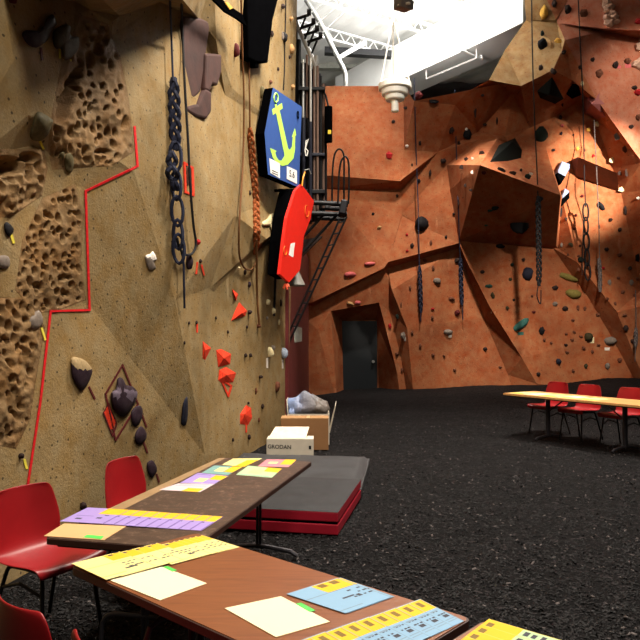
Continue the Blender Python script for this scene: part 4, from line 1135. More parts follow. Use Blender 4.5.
tape(59.3, 53, 1.6, 11, 'lemon', 'left yellow tape strip under the dark olive hold', .0, L)
tape(70.3, 64, 1.6, 9, 'lemon', 'right yellow tape strip under the dark olive hold', -.05, L)
tape(41.5, 145, 2, 9, 'lemon', 'yellow tape strip under the beige olive block hold', -.4, L)
tape(12, 239, 2.6, 9, 'lemon', 'yellow tape strip under the black hold at the left edge', -.3, L)
tape(43, 334, 2, 13, 'lemon', 'yellow tape strip beside the red line under the rough grey hold', -.3, L)
tape(91.5, 393, 1.8, 14, 'maroon', 'maroon tape strip under the shield-shaped purple hold', -.45, L)
tape(144, 421, 1.6, 13, 'maroon', 'maroon tape strip by the upper small purple hold', -.35, L)
tape(145, 447, 1.6, 13, 'maroon', 'maroon tape strip by the lower small purple hold', -.35, L)
tape(157.5, 478, 1.6, 9, 'maroon', 'maroon tape strip under the lone purple hold', -.3, L)
tape(25, 464, 2.4, 10, 'lemon', 'yellow tape strip left of the red line near the first chair', -.25, L)
tape(267, 363, 1.8, 10, 'white', 'white tape strip under the left grey-white lump hold', 0, L)
tape(282.5, 364, 1.4, 9, 'white', 'white tape strip under the right grey-white lump hold', 0, L)
tape(196.5, 268, 1.6, 12, 'orange', 'left orange tape strip beside the black rope end', .1, L)
tape(202.5, 270, 1.6, 11, 'orange', 'right orange tape strip beside the black rope end', -.25, L)
tape(196.8, 328, 1.5, 9, 'orange', 'short orange tape strip above the orange-red triangle', 0, L)
tape(246, 428, 1.5, 9, 'orange', 'short orange tape strip under the lowest orange-red wedge', 0, L)
lsm = '''198.5 242 5 7 red|200.5 261 4 5 dark|249.5 312 6 5 dark|247 327 3 4 dark|196.5 322.5 3 4 dark|184.5 343 2.5 4 dark|189 323 3 4 dark|245.5 355.5 4 5 dark|250.5 355.5 4 5 dark|260.5 377 6 4 dark|256 391 3 8 brown|262.5 406.5 4 6 dark|259 420 3 5 brown|249 437 4 6 dark|248.5 403 3 3 dark|282.5 6 5 6 dark|291 18.5 5 5 tan|272 34 4 7 dark|289.5 57 3 4 dark|278 69 3 4 dark|270.5 82 4 6 brown|292.5 87 5 6 tan|245 272 4 6 dark|249.5 284.5 4 7 purple|258.5 326 6 5 brown|239 268 3 3 cream|267 318 3 4 grey|281 303 3 8 dark|279 322 3 6 cream|275 441 3 3 tan|233 440 3 4 dark|277 388 2 2 dark|250 193 3 6 dark|257 200 4 6 dark|216 318 2.5 4 dark|228 332 2.5 4 dark'''
for item in lsm.split('|'):
    a = item.split(); hold(float(a[0]), float(a[1]), float(a[2]), float(a[3]), a[4], wall=L)

# ---- labels for the small holds, from the nearest landmark
LAND_B = [(361, 355, 'black door'), (422, 224, 'round black knob'), (519, 224, 'black disc'), (527, 274, 'navy hold'), (520, 325, 'teal flake'), (573, 286, 'olive pair'), (610, 341, 'grey block'), (588, 337, 'knobbly olive hold'),
          (395, 100, 'white pendant'), (543, 45, 'black tan-panel hold'), (594, 105, 'rose volume'), (598, 172, 'dark slab volume'), (564, 182, 'blue volumes'), (437, 281, 'grey stone hold'), (421, 280, 'left braided rope'), (461, 280, 'right braided rope'),
          (588, 245, 'thick rope chain'), (600, 275, 'rope bag'), (610, 12, 'upper rock cluster'), (638, 55, 'right rock cluster'), (552, 93, 'black-green volume'), (508, 150, 'black pointed volume'), (488, 115, 'lit brown facet'), (418, 96, 'dark red pendant-side hold'), (350, 274, 'pink flat holds'), (600, 300, 'dark right fin'), (448, 332, 'white-taped grey hold')]
LAND_L = [(242, 312, 'top orange wedge'), (226, 366, 'stacked orange wedges'), (245, 415, 'lowest orange wedge'), (277, 352, 'grey-white lumps'), (282, 135, 'anchor board'), (262, 30, 'black volume'), (272, 221, 'cream horned hold'), (189, 262, 'purple hold'), (290, 430, 'white box'), (188, 176, 'orange frame'), (252, 180, 'braided brown rope')]
used = {}
cn = {'darkgreen': 'dark green', 'olivedark': 'dark olive', 'bluewhite': 'pale blue', 'dark': 'dark brown', 'brown': 'brown'}
for (px, py, col, sz, wl, o) in HOLDS:
    lands = LAND_L if wl == 'l' else LAND_B
    x, y, nm = min(lands, key=lambda t_: (t_[0] - px) ** 2 + (t_[1] - py) ** 2)
    dx, dy = px - x, py - y
    a = math.degrees(math.atan2(-dy, dx)) % 360
    dirn = ('right of', 'up right of', 'above', 'up left of', 'left of', 'down left of', 'below', 'down right of')[int((a + 22.5) // 45) % 8]
    used.setdefault((cn.get(col, col), dirn, nm, wl), []).append((dx * dx + dy * dy, sz, o))
ordn = ('nearest', 'second nearest', 'third nearest', 'fourth nearest', 'fifth nearest', 'sixth nearest', 'seventh nearest', 'eighth nearest', 'ninth nearest')
for (col, dirn, nm, wl), lst in used.items():
    lst.sort(key=lambda t_: t_[0])
    for i, (_, sz, o) in enumerate(lst):
        wn = 'beige wall' if wl == 'l' else 'orange wall'
        size = 'tiny' if sz <= 4.5 else 'small'
        if len(lst) == 1: lb = '%s %s hold %s %s, %s wall' % (size, col, dirn, nm, wn.split()[0])
        else: lb = '%s %s hold %s %s, %s, %s wall' % (size, col, dirn, nm, ordn[i], wn.split()[0])
        tag(o, lb, 'climbing hold', 'small bolt-on holds of the ' + wn)
# ================================================================== ropes
def rope_mat(n, c, c2):
    t = NT(n); v = t.coord(scale=(1, 1, 1), rot=(.6, .3, 0)); wv = t.n('ShaderNodeTexWave'); wv.inputs['Scale'].default_value = 60; wv.inputs['Distortion'].default_value = 1.0
    t.l(v, wv.inputs['Vector']); col = t.ramp(wv.outputs['Fac'], [(.3, c), (.8, c2)]); t.bump(wv.outputs['Fac'], .3, .005); return t.fin(col, .8, 0, .2)
R_navy = rope_mat('rope_navy', C8(20, 22, 34), C8(46, 50, 72))
R_blk = rope_mat('rope_black', C8(16, 15, 16), C8(40, 36, 36))
R_brn = rope_mat('rope_brown', C8(70, 44, 22), C8(128, 84, 46))
R_org = rope_mat('rope_orange', C8(96, 44, 18), C8(176, 96, 46))
R_gry = rope_mat('rope_grey', C8(60, 52, 50), C8(120, 108, 104))
def rp(pts, off, wall='l'):
    out = []
    for p in pts:
        x, y = p[0], p[1]; of = p[2] if len(p) > 2 else off
        loc, nor = frame_at(x, y, LBVH if wall == 'l' else BBVH, lw if wall == 'l' else bw)
        out.append(EYE + ray(x, y) * ((loc + nor * of - EYE).length - (of * .8 if wall == 'l' else 0)))
    return out
def chain(mb, line, amp, period, r, strands=3, n=6):
    """a knotted chain of rope round the centre line"""
    pts = [V(p) for p in line]
    L_ = [0.0]
    for a, b in zip(pts[:-1], pts[1:]): L_.append(L_[-1] + (b - a).length)
    tot = L_[-1]; m = max(16, int(tot / period * 10))
    for s_ in range(strands):
        out = []
        for i in range(m + 1):
            d = tot * i / m; k = 0
            while k < len(L_) - 2 and L_[k + 1] < d: k += 1
            p = pts[k].lerp(pts[k + 1], (d - L_[k]) / max(1e-6, L_[k + 1] - L_[k]))
            vd = (p - EYE).normalized(); rx = V((vd.y, -vd.x, 0)).normalized()
            ph = 2 * math.pi * (d / period + s_ / strands)
            env = min(1, d / (period * .5) + .25, (tot - d) / (period * .5) + .25)
            out.append(p + rx * amp * env * math.sin(ph) - vd * amp * .55 * env * math.sin(2 * ph))
        mb.tube(out, r, n)
def links(mb, line, wid, length, r):
    """interlocked long loops"""
    pts = [V(p) for p in line]; tot = sum((b - a).length for a, b in zip(pts[:-1], pts[1:])); m = max(2, int(tot / (length * .72)))
    for i in range(m):
        t_ = (i + .5) / m; k = min(int(t_ * (len(pts) - 1)), len(pts) - 2); p = pts[k].lerp(pts[k + 1], t_ * (len(pts) - 1) - k)
        ax = (pts[k + 1] - pts[k]).normalized(); vd = (p - EYE).normalized(); rx = V((vd.y, -vd.x, 0)).normalized()
        if i % 2: rx = (rx * .8 - vd * .6)
        mb.tube([p + ax * math.cos(a) * length * .5 + rx * math.sin(a) * wid + (-vd) * .02 * math.sin(2 * a) for a in [j * math.pi / 7 for j in range(14)]], r, 6, closed=True)
r = empty('rope_chain', rp([(184, 305)], .1)[0]); tag(r, 'thick navy rope tied in a chain hanging down the beige wall', 'rope', 'ropes on the beige wall')
mb = MB(); mb.tube(rp([(169, -12), (170, 0), (171.5, 40), (173, 81)], .16), .011, 8); mb.build('hanging_line', R_navy, r)
mb = MB(); chain(mb, rp([(174, 78), (174, 100), (175, 125), (176, 150)], .16), .047, .42, .025, 3); mb.build('upper_plait', R_navy, r)
mb = MB(); links(mb, rp([(175, 142), (176.5, 190), (178, 232), (179, 256)], .17), .058, .30, .019); chain(mb, rp([(172, 152), (172, 172), (176, 190)], .2), .05, .3, .026, 2); mb.build('lower_loops', R_navy, r)
mb = MB(); mb.tube(smooth_line(rp([(181, 250), (183.5, 262), (184, 285), (184.5, 308)], .12)), .012, 8); mb.build('tail', R_navy, r)
mb = MB(); mb.tube(smooth_line(rp([(181.5, -10), (182, 20), (184.5, 80), (188, 140), (190.5, 190), (193.5, 225), (195.8, 242), (194, 251), (189, 255), (183, 253), (179, 246), (177, 238)], .15)), .014, 8)
o = mb.build('rope', R_blk); tag(o, 'single black rope looping under the navy chain on the beige wall', 'rope', 'ropes on the beige wall')
mb = MB(); mb.tube(smooth_line(rp([(241, -10), (242, 40), (244, 100), (243, 160), (239.5, 220), (239, 250), (241.5, 263), (246, 269), (252, 269), (256, 262), (257, 254)], .14)), .014, 8)
o = mb.build('rope', R_brn); tag(o, 'brown rope with a low loop left of the braided brown rope', 'rope', 'ropes on the beige wall')
r = empty('rope_chain', rp([(258, 325)], .1)[0]); tag(r, 'orange-brown braided rope hanging beside the boards on the beige wall', 'rope', 'ropes on the beige wall')
mb = MB(); mb.tube(smooth_line(rp([(247.5, -10), (248.5, 40), (249.5, 90), (250, 132)], .14)), .014, 8); mb.build('hanging_line', R_brn, r)
mb = MB(); chain(mb, rp([(250, 128), (253, 165), (256, 200), (257, 232), (255, 254)], .15), .038, .36, .022, 3); mb.build('plait', R_org, r)
mb = MB(); mb.tube(smooth_line(rp([(256.5, 240), (257, 290), (258, 310), (259.5, 326)], .12)), .017, 8); mb.build('tail', R_brn, r)
mb = MB(); mb.tube(smooth_line(rp([(275.5, 270), (275, 290), (274.5, 305), (274, 316)], .1)), .02, 8)
o = mb.build('strap', R_blk); tag(o, 'short black strap hanging from the shadow under the red board', 'strap')
mb = MB(); mb.tube(rp([(286, -10), (285.5, 20), (284.8, 45), (284.5, 70), (283.5, 90)], .05), .012, 6)
o = mb.build('rope', R_blk); tag(o, 'thin dark rope running down to the top of the anchor board', 'rope', 'ropes on the beige wall')
# back wall
G = 'ropes on the orange wall'
def hung(lab, line, plait, amp, per, rad, mat, thin=.016, tail=None, off=.12, n=3, lk=False):
    allp = plait + line
    mind = min(rp([p], off, 'b')[0].y for p in plait) - .05
    P_ = lambda q: [at_y(x, y, mind) for x, y in q]
    r = empty('rope_chain', P_([plait[-1]])[0]); tag(r, lab, 'rope', G)
    yl = []
    for (x, y) in line:
        loc = frame_at(x, y, BBVH, bw)[0]; yl.append(min(mind, loc.y - .06))
    mb = MB(); mb.tube([at_y(x, y, q) for (x, y), q in zip(line, yl)], thin, 6); mb.build('hanging_line', mat, r)
    mb = MB()
    if lk: links(mb, P_(plait), amp * 1.5, per * 1.2, rad)
    else: chain(mb, P_(plait), amp, per, rad, n)
    mb.build('plait', mat, r)
    if tail: mb = MB(); mb.tube(smooth_line(P_(tail)), thin * .9, 6); mb.build('tail', mat, r)
hung('left of the two thin braided ropes on the orange wall', [(414, 78), (415, 110), (416, 150), (418, 200), (419, 250), (419.5, 270)], [(419.5, 266), (420.5, 290), (421, 313)], .045, .5, .026, R_navy, tail=[(421, 311), (420.5, 322)])
hung('right of the two thin braided ropes on the orange wall', [(455, 90), (456, 140), (458, 200), (459.5, 245), (460.5, 262)], [(460.5, 258), (461, 280), (462, 305)], .045, .5, .026, R_navy, tail=[(462, 303), (463, 320)])
hung('dark braided rope hanging past the big overhang', [(531.5, -6), (532, 30), (533, 75), (535, 130), (537, 170), (538, 200)], [(538, 196), (538.5, 230), (539, 262), (539, 286)], .055, .5, .030, R_blk, tail=[(538.5, 284), (537, 296), (540.5, 304), (541, 290)])
hung('thick black chain of rope on the brightly lit wall', [(578, -6), (580, 40), (582.5, 85), (583.5, 130), (584.5, 180), (585.5, 207)], [(585.5, 205), (586, 228), (587, 255), (588, 279)], .050, .42, .026, R_blk, tail=[(584, 215), (582.5, 250), (582, 275)], lk=True)
hung('thin rope ending in a small dark bag right of the thick chain', [(594, 120), (596, 160), (598, 200), (599, 230), (599.5, 262)], [(599, 258), (600, 276), (600, 292)], .03, .4, .034, R_gry, thin=.013)
hung('short thin rope near the right edge above the chairs', [(635.5, 290), (636, 310), (636, 330)], [(636, 328), (636, 338), (635.5, 347)], .03, .3, .03, R_gry, thin=.013, tail=[(635.5, 346), (635, 362)])
# ================================================================== tables
TF, TS, TFAR = 0.765, 0.715, 0.74      # heights of the front, second and far table tops
def wood(name, c, d, l, scale=1.0, rough=.35, ang=0.0, worn=False):
    t = NT(name); v = t.coord(rot=(0, 0, -ang), scale=(1.6 * scale, 16 * scale, 16 * scale))
    g = t.noise(v, 2.2, 8, .62, .8)
    col = t.ramp(g, [(.3, d), (.52, c), (.75, l)])
    if worn:
        f = t.noise(t.coord(scale=(1, 1, 1)), 26, 6, .75)
        col = t.mix(t.ramp(f, [(.54, (0, 0, 0)), (.66, (.7, .7, .7))]), col, C8(140, 112, 92))
        t.bump(f, .15, .004)
    return t.fin(col, rough, 0, .4)
angF = math.atan2(-.670, .742)
M_woodF = wood('warm_wood_laminate', C8(128, 76, 44), C8(112, 63, 36), C8(138, 84, 50), ang=angF)
M_woodS = wood('worn_dark_laminate', C8(70, 51, 39), C8(54, 39, 30), C8(84, 63, 48), ang=1.3, worn=True, rough=.45)
M_woodT = wood('pale_wood_laminate', C8(206, 156, 96), C8(180, 130, 76), C8(220, 174, 116), ang=-1.0)
M_edge = flat('dark_edge_band', C8(58, 34, 26), .5)
M_edge2 = flat('beige_edge_band', C8(150, 120, 84), .5)
M_leg = flat('table_leg_steel', C8(58, 56, 60), .35, .5)
def table(A, Ld, Wd, length, width, top, edge, lab, legs, group='folding tables', apron=M_dark, thick=.028, TZ=.74):
    A = V((A[0], A[1], 0)); Ld = V((Ld[0], Ld[1], 0)).normalized(); Wd = V((Wd[0], Wd[1], 0)).normalized()
    cen = A + Ld * length / 2 + Wd * width / 2
    r = empty('folding_table', cen); tag(r, lab, 'table', group)
    up = V((0, 0, 1)); z1 = TZ - .002; z0 = TZ - thick
    cr = .03
    def rect(inset, z, c=cr):
        pts = []
        for (l, w_, a0) in ((c + inset, c + inset, 180), (length - c - inset, c + inset, 270), (length - c - inset, width - c - inset, 0), (c + inset, width - c - inset, 90)):
            for k in range(5):
                a = math.radians(a0 + 90 * k / 4); pts.append(A + Ld * (l + c * math.cos(a)) + Wd * (w_ + c * math.sin(a)) + up * z)
        return pts
    mb = MB(); mb.prism(rect(.006, TZ), -up * .012); mb.build('tabletop', top, r)
    mb = MB(); mb.prism(rect(0, TZ - .003), -up * thick); mb.build('edge_band', edge, r)
    mb = MB()
    for (l0, w0, l1, w1) in ((.05, .05, length - .05, .05), (.05, width - .05, length - .05, width - .05), (.05, .05, .05, width - .05), (length - .05, .05, length - .05, width - .05)):
        a = A + Ld * l0 + Wd * w0; b = A + Ld * l1 + Wd * w1; m = (a + b) / 2 + up * (TZ - .04)
        d = b - a; mb.box(m, (d.length, .02, .022), (0, 0, math.atan2(d.y, d.x)))
    mb.build('apron', apron, r)
    for (l, kind) in legs:
        c = A + Ld * l + Wd * width / 2; zt = TZ - .04
        mb = MB()
        if kind == 'u':
            h = .62; hw = .24
            pts = [c - Wd * hw + up * 0.0, c - Wd * hw + up * (h - .07), c - Wd * (hw - .02) + up * (h - .02), c - Wd * (hw - .07) + up * h, c + Wd * (hw - .07) + up * h, c + Wd * (hw - .02) + up * (h - .02), c + Wd * hw + up * (h - .07), c + Wd * hw]
            mb.tube(pts, .012, 10)
            lg = mb.build('leg_frame', M_leg, r)
            for s_ in (-1, 1):
                mb = MB(); q = c + Wd * .022 * s_ - Ld * .0; mb.tube([q + up * zt, q + up * .02], .016, 10); mb.build('post', M_leg, r)
        else:
            for s_ in (-1, 1):
                mb = MB(); q = c + Wd * .012 * s_; mb.tube([q + up * zt, q + up * .06], .011 if kind[0] == 'p' else .03, 10); mb.build('post', M_leg, r)
            mb = MB(); hw = width * .40
            if kind == 'pu':
                mb.tube(smooth_line([c - Wd * .25, c - Wd * .25 + up * .16, c - Wd * .235 + up * .215, c - Wd * .19 + up * .245, c - Wd * .1 + up * .25, c + Wd * .1 + up * .25, c + Wd * .19 + up * .245, c + Wd * .235 + up * .215, c + Wd * .25 + up * .16, c + Wd * .25], 4), .012, 10); mb.build('foot', M_leg, r)
                continue
            mb.tube([c - Wd * hw + up * .015, c - Wd * (hw - .05) + up * .045, c - Wd * .05 + up * .07, c + Wd * .05 + up * .07, c + Wd * (hw - .05) + up * .045, c + Wd * hw + up * .015], .018, 10)
            mb.build('foot', M_leg, r)
            mb = MB(); dl = Ld * (.35 if l < length / 2 else -.35); mb.tube([c + up * .45, c + dl + up * zt], .011, 8); mb.build('brace', M_leg, r)
    return r
FA = at_z(70, 566, TF); FL = V((.742, -.670, 0)); FW = V((.670, .742, 0))
table(FA, FL, FW, 1.49, .645, M_woodF, M_edge, 'front folding table with warm brown top holding yellow and blue forms', ((.42, 'u'), (1.25, 'u')), TZ=TF)
FA2 = V(FA) + FL * 1.525
table(FA2, FL, FW, 1.5, .66, M_woodF, M_edge, 'folding table at the bottom edge, only its corner with yellow forms showing', ((.3, 'u'), (1.2, 'u')), TZ=TF)
SA = at_z(44, 538, TS); SL = V((.233, .972, 0)).normalized(); SW = V((SL.y, -SL.x, 0))
T_second = table(SA, SL, SW, 2.31, .78, M_woodS, M_edge, 'second folding table with worn dark top along the beige wall', ((.3, 'pu'), (2.15, 'p')), TZ=TS)
mb = MB(); a_ = V((SA.x, SA.y, TS + .0006)); mb.prism([a_ + SL * .45 + SW * .005, a_ + SL * 2.28 + SW * .005, a_ + SL * 2.28 + SW * .06, a_ + SL * .45 + SW * .10], (0, 0, -.0005)); o = mb.build('worn_margin', M_edge2, T_second); o['label'] = 'pale worn margin along the wall side'
EA = at_z(502.5, 393, TFAR); ELd = V((.535, -.844, 0)).normalized(); EW = V((.844, .535, 0)).normalized()
EL = 2.6
table(EA, ELd, EW, EL, .80, M_woodT, M_woodT, 'far folding table with pale wood top near the orange wall', ((.62, 'x'), (2.02, 'x')))

# ================================================================== red shell chairs
M_shell = flat('red_plastic', C8(140, 20, 24), .4, 0, .08, 6)
M_cleg = flat('chair_leg_black', C8(20, 18, 20), .4, .5)
def make_chair(label, loc, face):
    """front of the seat points along +Y before turning"""
    r = empty('shell_chair', (0, 0, 0)); tag(r, label, 'chair', 'red plastic shell chairs')
    prof = [(.215, .405, .20), (.222, .430, .21), (.20, .447, .218), (.12, .446, .222), (.02, .438, .222), (-.08, .434, .216), (-.15, .440, .208), (-.195, .466, .202), (-.218, .515, .206), (-.232, .58, .214), (-.246, .65, .206), (-.258, .72, .190), (-.266, .765, .178), (-.270, .79, .162), (-.271, .80, .14)]
    n = 13; vs = []
    for i, (y, z, hw) in enumerate(prof):
        for k in range(n):
            s_ = -1 + 2 * k / (n - 1); back = max(0, min(1, (i - 6) / 3))
            edge = abs(s_) ** 3
            dy = .045 * back * s_ * s_; dz = (1 - back) * .022 * edge * (1 if 1 < i < 7 else .3)
            if i == 0: dz = 0
            vs.append((s_ * hw * 1.12, y + dy, (z if z < .44 else .44 + (z - .44) * 1.05) + dz))
    m = len(prof); fs = [(i * n + k, i * n + k + 1, (i + 1) * n + k + 1, (i + 1) * n + k) for i in range(m - 1) for k in range(n - 1)]
    mb = MB(); mb.add(vs, fs); o = mb.build('seat_shell', M_shell, r, smooth=True, local=True)
    s = o.modifiers.new('thick', 'SOLIDIFY'); s.thickness = .009; s.offset = 0
    s = o.modifiers.new('sub', 'SUBSURF'); s.levels = 1; s.render_levels = 1
    for sx in (-1, 1):
        mb = MB(); mb.tube(smooth_line([(sx * .20, .22, 0.005), (sx * .185, .19, .2), (sx * .17, .165, .40), (sx * .165, .14, .422)], 4), .0115, 8); mb.build('leg', M_cleg, r, local=True)
        mb = MB(); mb.tube(smooth_line([(sx * .21, -.25, 0.005), (sx * .19, -.19, .2), (sx * .172, -.13, .39), (sx * .166, -.10, .418)], 4), .0115, 8); mb.build('leg', M_cleg, r, local=True)
        mb = MB(); mb.tube([(sx * .165, .145, .422), (sx * .165, .0, .425), (sx * .166, -.105, .42)], .0115, 8); mb.build('seat_rail', M_cleg, r, local=True)
        mb = MB(); mb.tube([(sx * .177, .178, .30), (sx * .2, .02, .355), (sx * .18, -.16, .30)], .009, 8); mb.build('stacking_bar', M_cleg, r, local=True)
    mb = MB(); mb.tube([(-.165, .02, .424), (.165, .02, .424)], .010, 8); mb.build('cross_bar', M_cleg, r, local=True)
    return r
CH = make_chair('red plastic chair at the left edge, front of its seat tucked toward the worn table', None, None)
def place(src, loc, face, label, first=False):
    o = src
    if not first:
        o = src.copy(); COL.objects.link(o)
        for ch in src.children:
            c_ = ch.copy(); COL.objects.link(c_); c_.parent = o
    o.location = (loc[0], loc[1], loc[2] if len(loc) > 2 else 0)
    f = V((face[0], face[1], 0)).normalized(); o.rotation_euler = (0, 0, math.atan2(f.y, f.x) - math.pi / 2)
    o['label'] = label
    if loc[1] > 9: o.scale = (1.1, 1.1, 1.1)
    return o
place(CH, (-1.56, 3.97), (.86, -.5), 'red plastic chair at the left edge of the picture, against the beige wall', True)
place(CH, (-1.22, 4.92), (.93, -.36), 'red plastic chair behind the worn table, only its back showing above it')
place(CH, (-.87, 2.52), (.67, .74), 'red plastic chair seen from behind in the bottom left corner')
place(CH, (-.475, 2.18), (.67, .74), 'red plastic chair mostly below the picture, top of its back under the front table')
place(CH, (3.99, 12.02), (-.80, -.46), 'leftmost red plastic chair at the far pale table')
place(CH, (4.29, 11.36), (-.80, -.46), 'middle red plastic chair at the far pale table')
place(CH, (4.68, 10.68), (-.80, -.46), 'rightmost red plastic chair at the far pale table, cut by the picture edge')

# ================================================================== papers
P_yel = flat('paper_pale_yellow', C8(224, 212, 138), .7, 0, .02); P_gold = flat('paper_gold', C8(224, 176, 16), .7, 0, .03)
P_blue = flat('paper_light_blue', C8(128, 164, 192), .7, 0, .02); P_lav = flat('paper_lavender', C8(156, 134, 196), .7, 0, .02); P_cream = flat('folder_cream', C8(238, 222, 184), .7, 0, .01)
P_green = flat('paper_pale_green', C8(170, 200, 150), .7, 0, .02); P_pink = flat('paper_pink', C8(206, 126, 136), .7, 0, .02); P_teal = flat('paper_teal', C8(116, 156, 150), .7, 0, .02); P_rose = flat('paper_pale_rose', C8(206, 186, 190), .7, 0, .02)
P_brown = flat('print_brown', C8(120, 92, 30), .7); P_ink = flat('print_dark', C8(52, 52, 62), .7); P_tab = flat('tab_green', C8(80, 200, 84), .5); P_edge = flat('paper_white_edge', C8(230, 228, 220), .7); P_tan = flat('folder_tan', C8(206, 164, 112), .7, 0, .02)
P_lin = flat('print_edge_shade', C8(118, 140, 158), .7); P_liny = flat('print_edge_shade_yellow', C8(206, 186, 96), .7); P_linl = flat('print_edge_shade_lavender', C8(120, 98, 160), .7)  # faint print lines, and the painted shade along sheet edges
def sheet(quad, z, mats, decals, label, cat='form', group=None, name='paper_form', th=.0006, parent=None):
    """quad: four 3D corners (uv 00, 10, 11, 01); decals: (u0, u1, v0, v1, material index)"""
    q = [V((p.x, p.y, z)) for p in quad]
    def uv(u, v_, dz): return q[0].lerp(q[1], u).lerp(q[3].lerp(q[2], u), v_) + V((0, 0, dz))
    mb = MB(); mb.prism([uv(0, 0, 0), uv(1, 0, 0), uv(1, 1, 0), uv(0, 1, 0)], V((0, 0, -th)))
    for d in list(decals) + ([(0, 1, .985, 1, 3), (0, 1, 0, .012, 3)] if len(mats) > 4 else []):  # thin edge lines paint the slight shade where sheets overlap
        u0, u1, v0, v1, mi = d
        mb.add([uv(u0, v0, .00015 + mi * .00004), uv(u1, v0, .00015 + mi * .00004), uv(u1, v1, .00015 + mi * .00004), uv(u0, v1, .00015 + mi * .00004)], [(0, 1, 2, 3)], mi)
    o = mb.build(name, mats, parent); tag(o, label, cat, group); return o
def fan(S0, S1, E1, E0, n, frac, z, mats, decf, labf, group, lift=.0009):
    """n overlapping sheets laid from the S side to the E side; u runs along S0-S1 (top edge to bottom edge)"""
    for k in range(n):
        t0 = k / max(1, n - 1) * (1 - frac); t1 = t0 + frac
        jit = R.uniform(-.012, .012)
        a = S0.lerp(E0, t0); b = S0.lerp(E0, t1); c = S1.lerp(E1, t1); d = S1.lerp(E1, t0)
        sh = (c - b) * jit
        sheet([a + sh, d + sh, c + sh, b + sh], z + (n - k) * lift, mats, decf(k), labf(k), 'form', group)
T3 = lambda x, y, z=TF: at_z(x, y, z)
ordw = ('first', 'second', 'third', 'fourth', 'fifth', 'sixth', 'seventh', 'eighth', 'ninth', 'tenth', 'eleventh')
def marks(rr, rows, u0, u1, v0, v1, mi, dens=.8, n=4):
    out = []
    for i in range(rows):
        u = u0 + (u1 - u0) * i / max(1, rows - 1)
        for j in range(n):
            if rr.random() > dens: continue
            a = v0 + (v1 - v0) * j / n; out.append((u, u + .035, a, a + (v1 - v0) / n * rr.uniform(.45, .85), mi))
    return out
# yellow fan on the front table (two groups that meet)
def dec_y(first):
    def f(k):
        rr = random.Random(k + 3); d = [(.02, .33, .62, 1.0, 1)]
        d += [(.04, .10, .70, .80, 2)] + [(.0, .03, .86, .96, 2)]
        d += [(.40, .99, .02, .03, 3)] if k else [(.40, .42, .02, .98, 3), (.88, .90, .02, .48, 3)]
        d += marks(rr, 3, .50, .70, .66, 1.0, 2, .7, 3)
        if k == 0: d += [(.74, .79, .55, .80, 2), (.70, .74, .86, .92, 2)]
        return d
    return f
FT = lambda l, w_: V((FA.x, FA.y, 0)) + FL * l + FW * w_
S0, S1, E0, E1 = FT(.005, .005), FT(.28, .0), FT(.02, .41), FT(.295, .41)
my = [P_yel, P_gold, P_ink, P_liny, P_edge]
fan(S0, S1, E1, E0, 4, .54, TF + .006, my, dec_y(1), lambda k: '%s pale yellow form from the left in the left yellow fan' % ordw[k] + ' on the front table', 'yellow forms on the front table')
S0, S1, E0, E1 = FT(.045, .27), FT(.305, .28), FT(.055, .635), FT(.325, .635)
fan(S0, S1, E1, E0, 6, .57, TF + .0002, my, dec_y(0), lambda k: '%s pale yellow form from the left in the right yellow fan' % ordw[k] + ' on the front table', 'yellow forms on the front table')
# folders
def folder(pts, z, mat, tabq, lab, tz=TF):
    q = [T3(x, y, tz) for x, y in pts]
    cen = (q[0] + q[2]) / 2; r = empty('folder', (cen.x, cen.y, z)); tag(r, lab, 'folder', 'manila folders')
    mb = MB(); mb.prism([V((p.x, p.y, z + .003)) for p in q], (0, 0, -.0014)); mb.build('cover', mat, r)
    mb = MB(); mb.prism([V((p.x, p.y, z + .0014)) for p in q], (0, 0, -.0012)); mb.build('back_cover', P_tan, r)
    t_ = [T3(x, y, tz) for x, y in tabq]; mb = MB(); mb.prism([V((p.x, p.y, z + .0042)) for p in t_], (0, 0, -.001)); o = mb.build('tab', P_tab, r); o['label'] = 'green tab of the folder'
folder([(110, 581), (162, 567.5), (207, 584), (160, 601)], TF + .0002, P_cream, [(163, 567.8), (167.5, 567), (177, 571.2), (172.5, 572.5)], 'cream folder with a green tab below the yellow forms on the front table')
folder([(224.5, 609), (281, 597), (330, 622.5), (276, 638)], TF + .0002, P_cream, [(296, 605), (301, 603.8), (315.5, 611.5), (310, 613)], 'cream folder with a green tab between the wood and the blue forms')
folder([(44, 536.5), (64, 524), (126.5, 526.5), (104, 540.5)], TS + .0002, P_tan, [(83, 538), (87, 535.5), (104, 537), (101, 540)], 'tan folder with a green tab on the corner of the worn table', TS)
# blue pair
def dec_b(k):
    rr = random.Random(k + 20); d = [(.02, .34, .45, 1.0, 1)]
    d += [(.04, .16, .52, .66, 4), (.04, .16, .76, .90, 4), (.34, .36, .0, .98, 3), (.90, .92, .0, .48, 3)]
    d += marks(rr, 3, .44, .66, .60, 1.0, 2, .75, 4)
    if k == 0: d += [(.60, .64, .42, .66, 2), (.62, .70, .68, .76, 2)]
    return d
mbm = [P_blue, P_gold, P_ink, P_lin, P_brown]
fan(T3(286, 595), T3(345, 614.5), T3(394, 597), T3(340, 578), 2, .94, TF + .001, mbm, dec_b, lambda k: ('upper' if k == 0 else 'lower') + ' light blue form of the loose pair at the edge of the front table', 'blue forms on the front table', .0016)
def dec_b2(k):
    rr = random.Random(k + 40); d = [(.02, .40, .40, 1.0, 1)]
    d += [(.08, .26, .74, .86, 4), (.05, .36, .955, .965, 4)]
    d += marks(rr, 2, .48, .60, .74, 1.0, 2, .9, 3) + [(.66, .74, .80, .94, 2), (.46, .50, .70, .9, 3), (.80, .82, .7, .98, 3), (.86, .88, .7, .98, 3)]
    return d
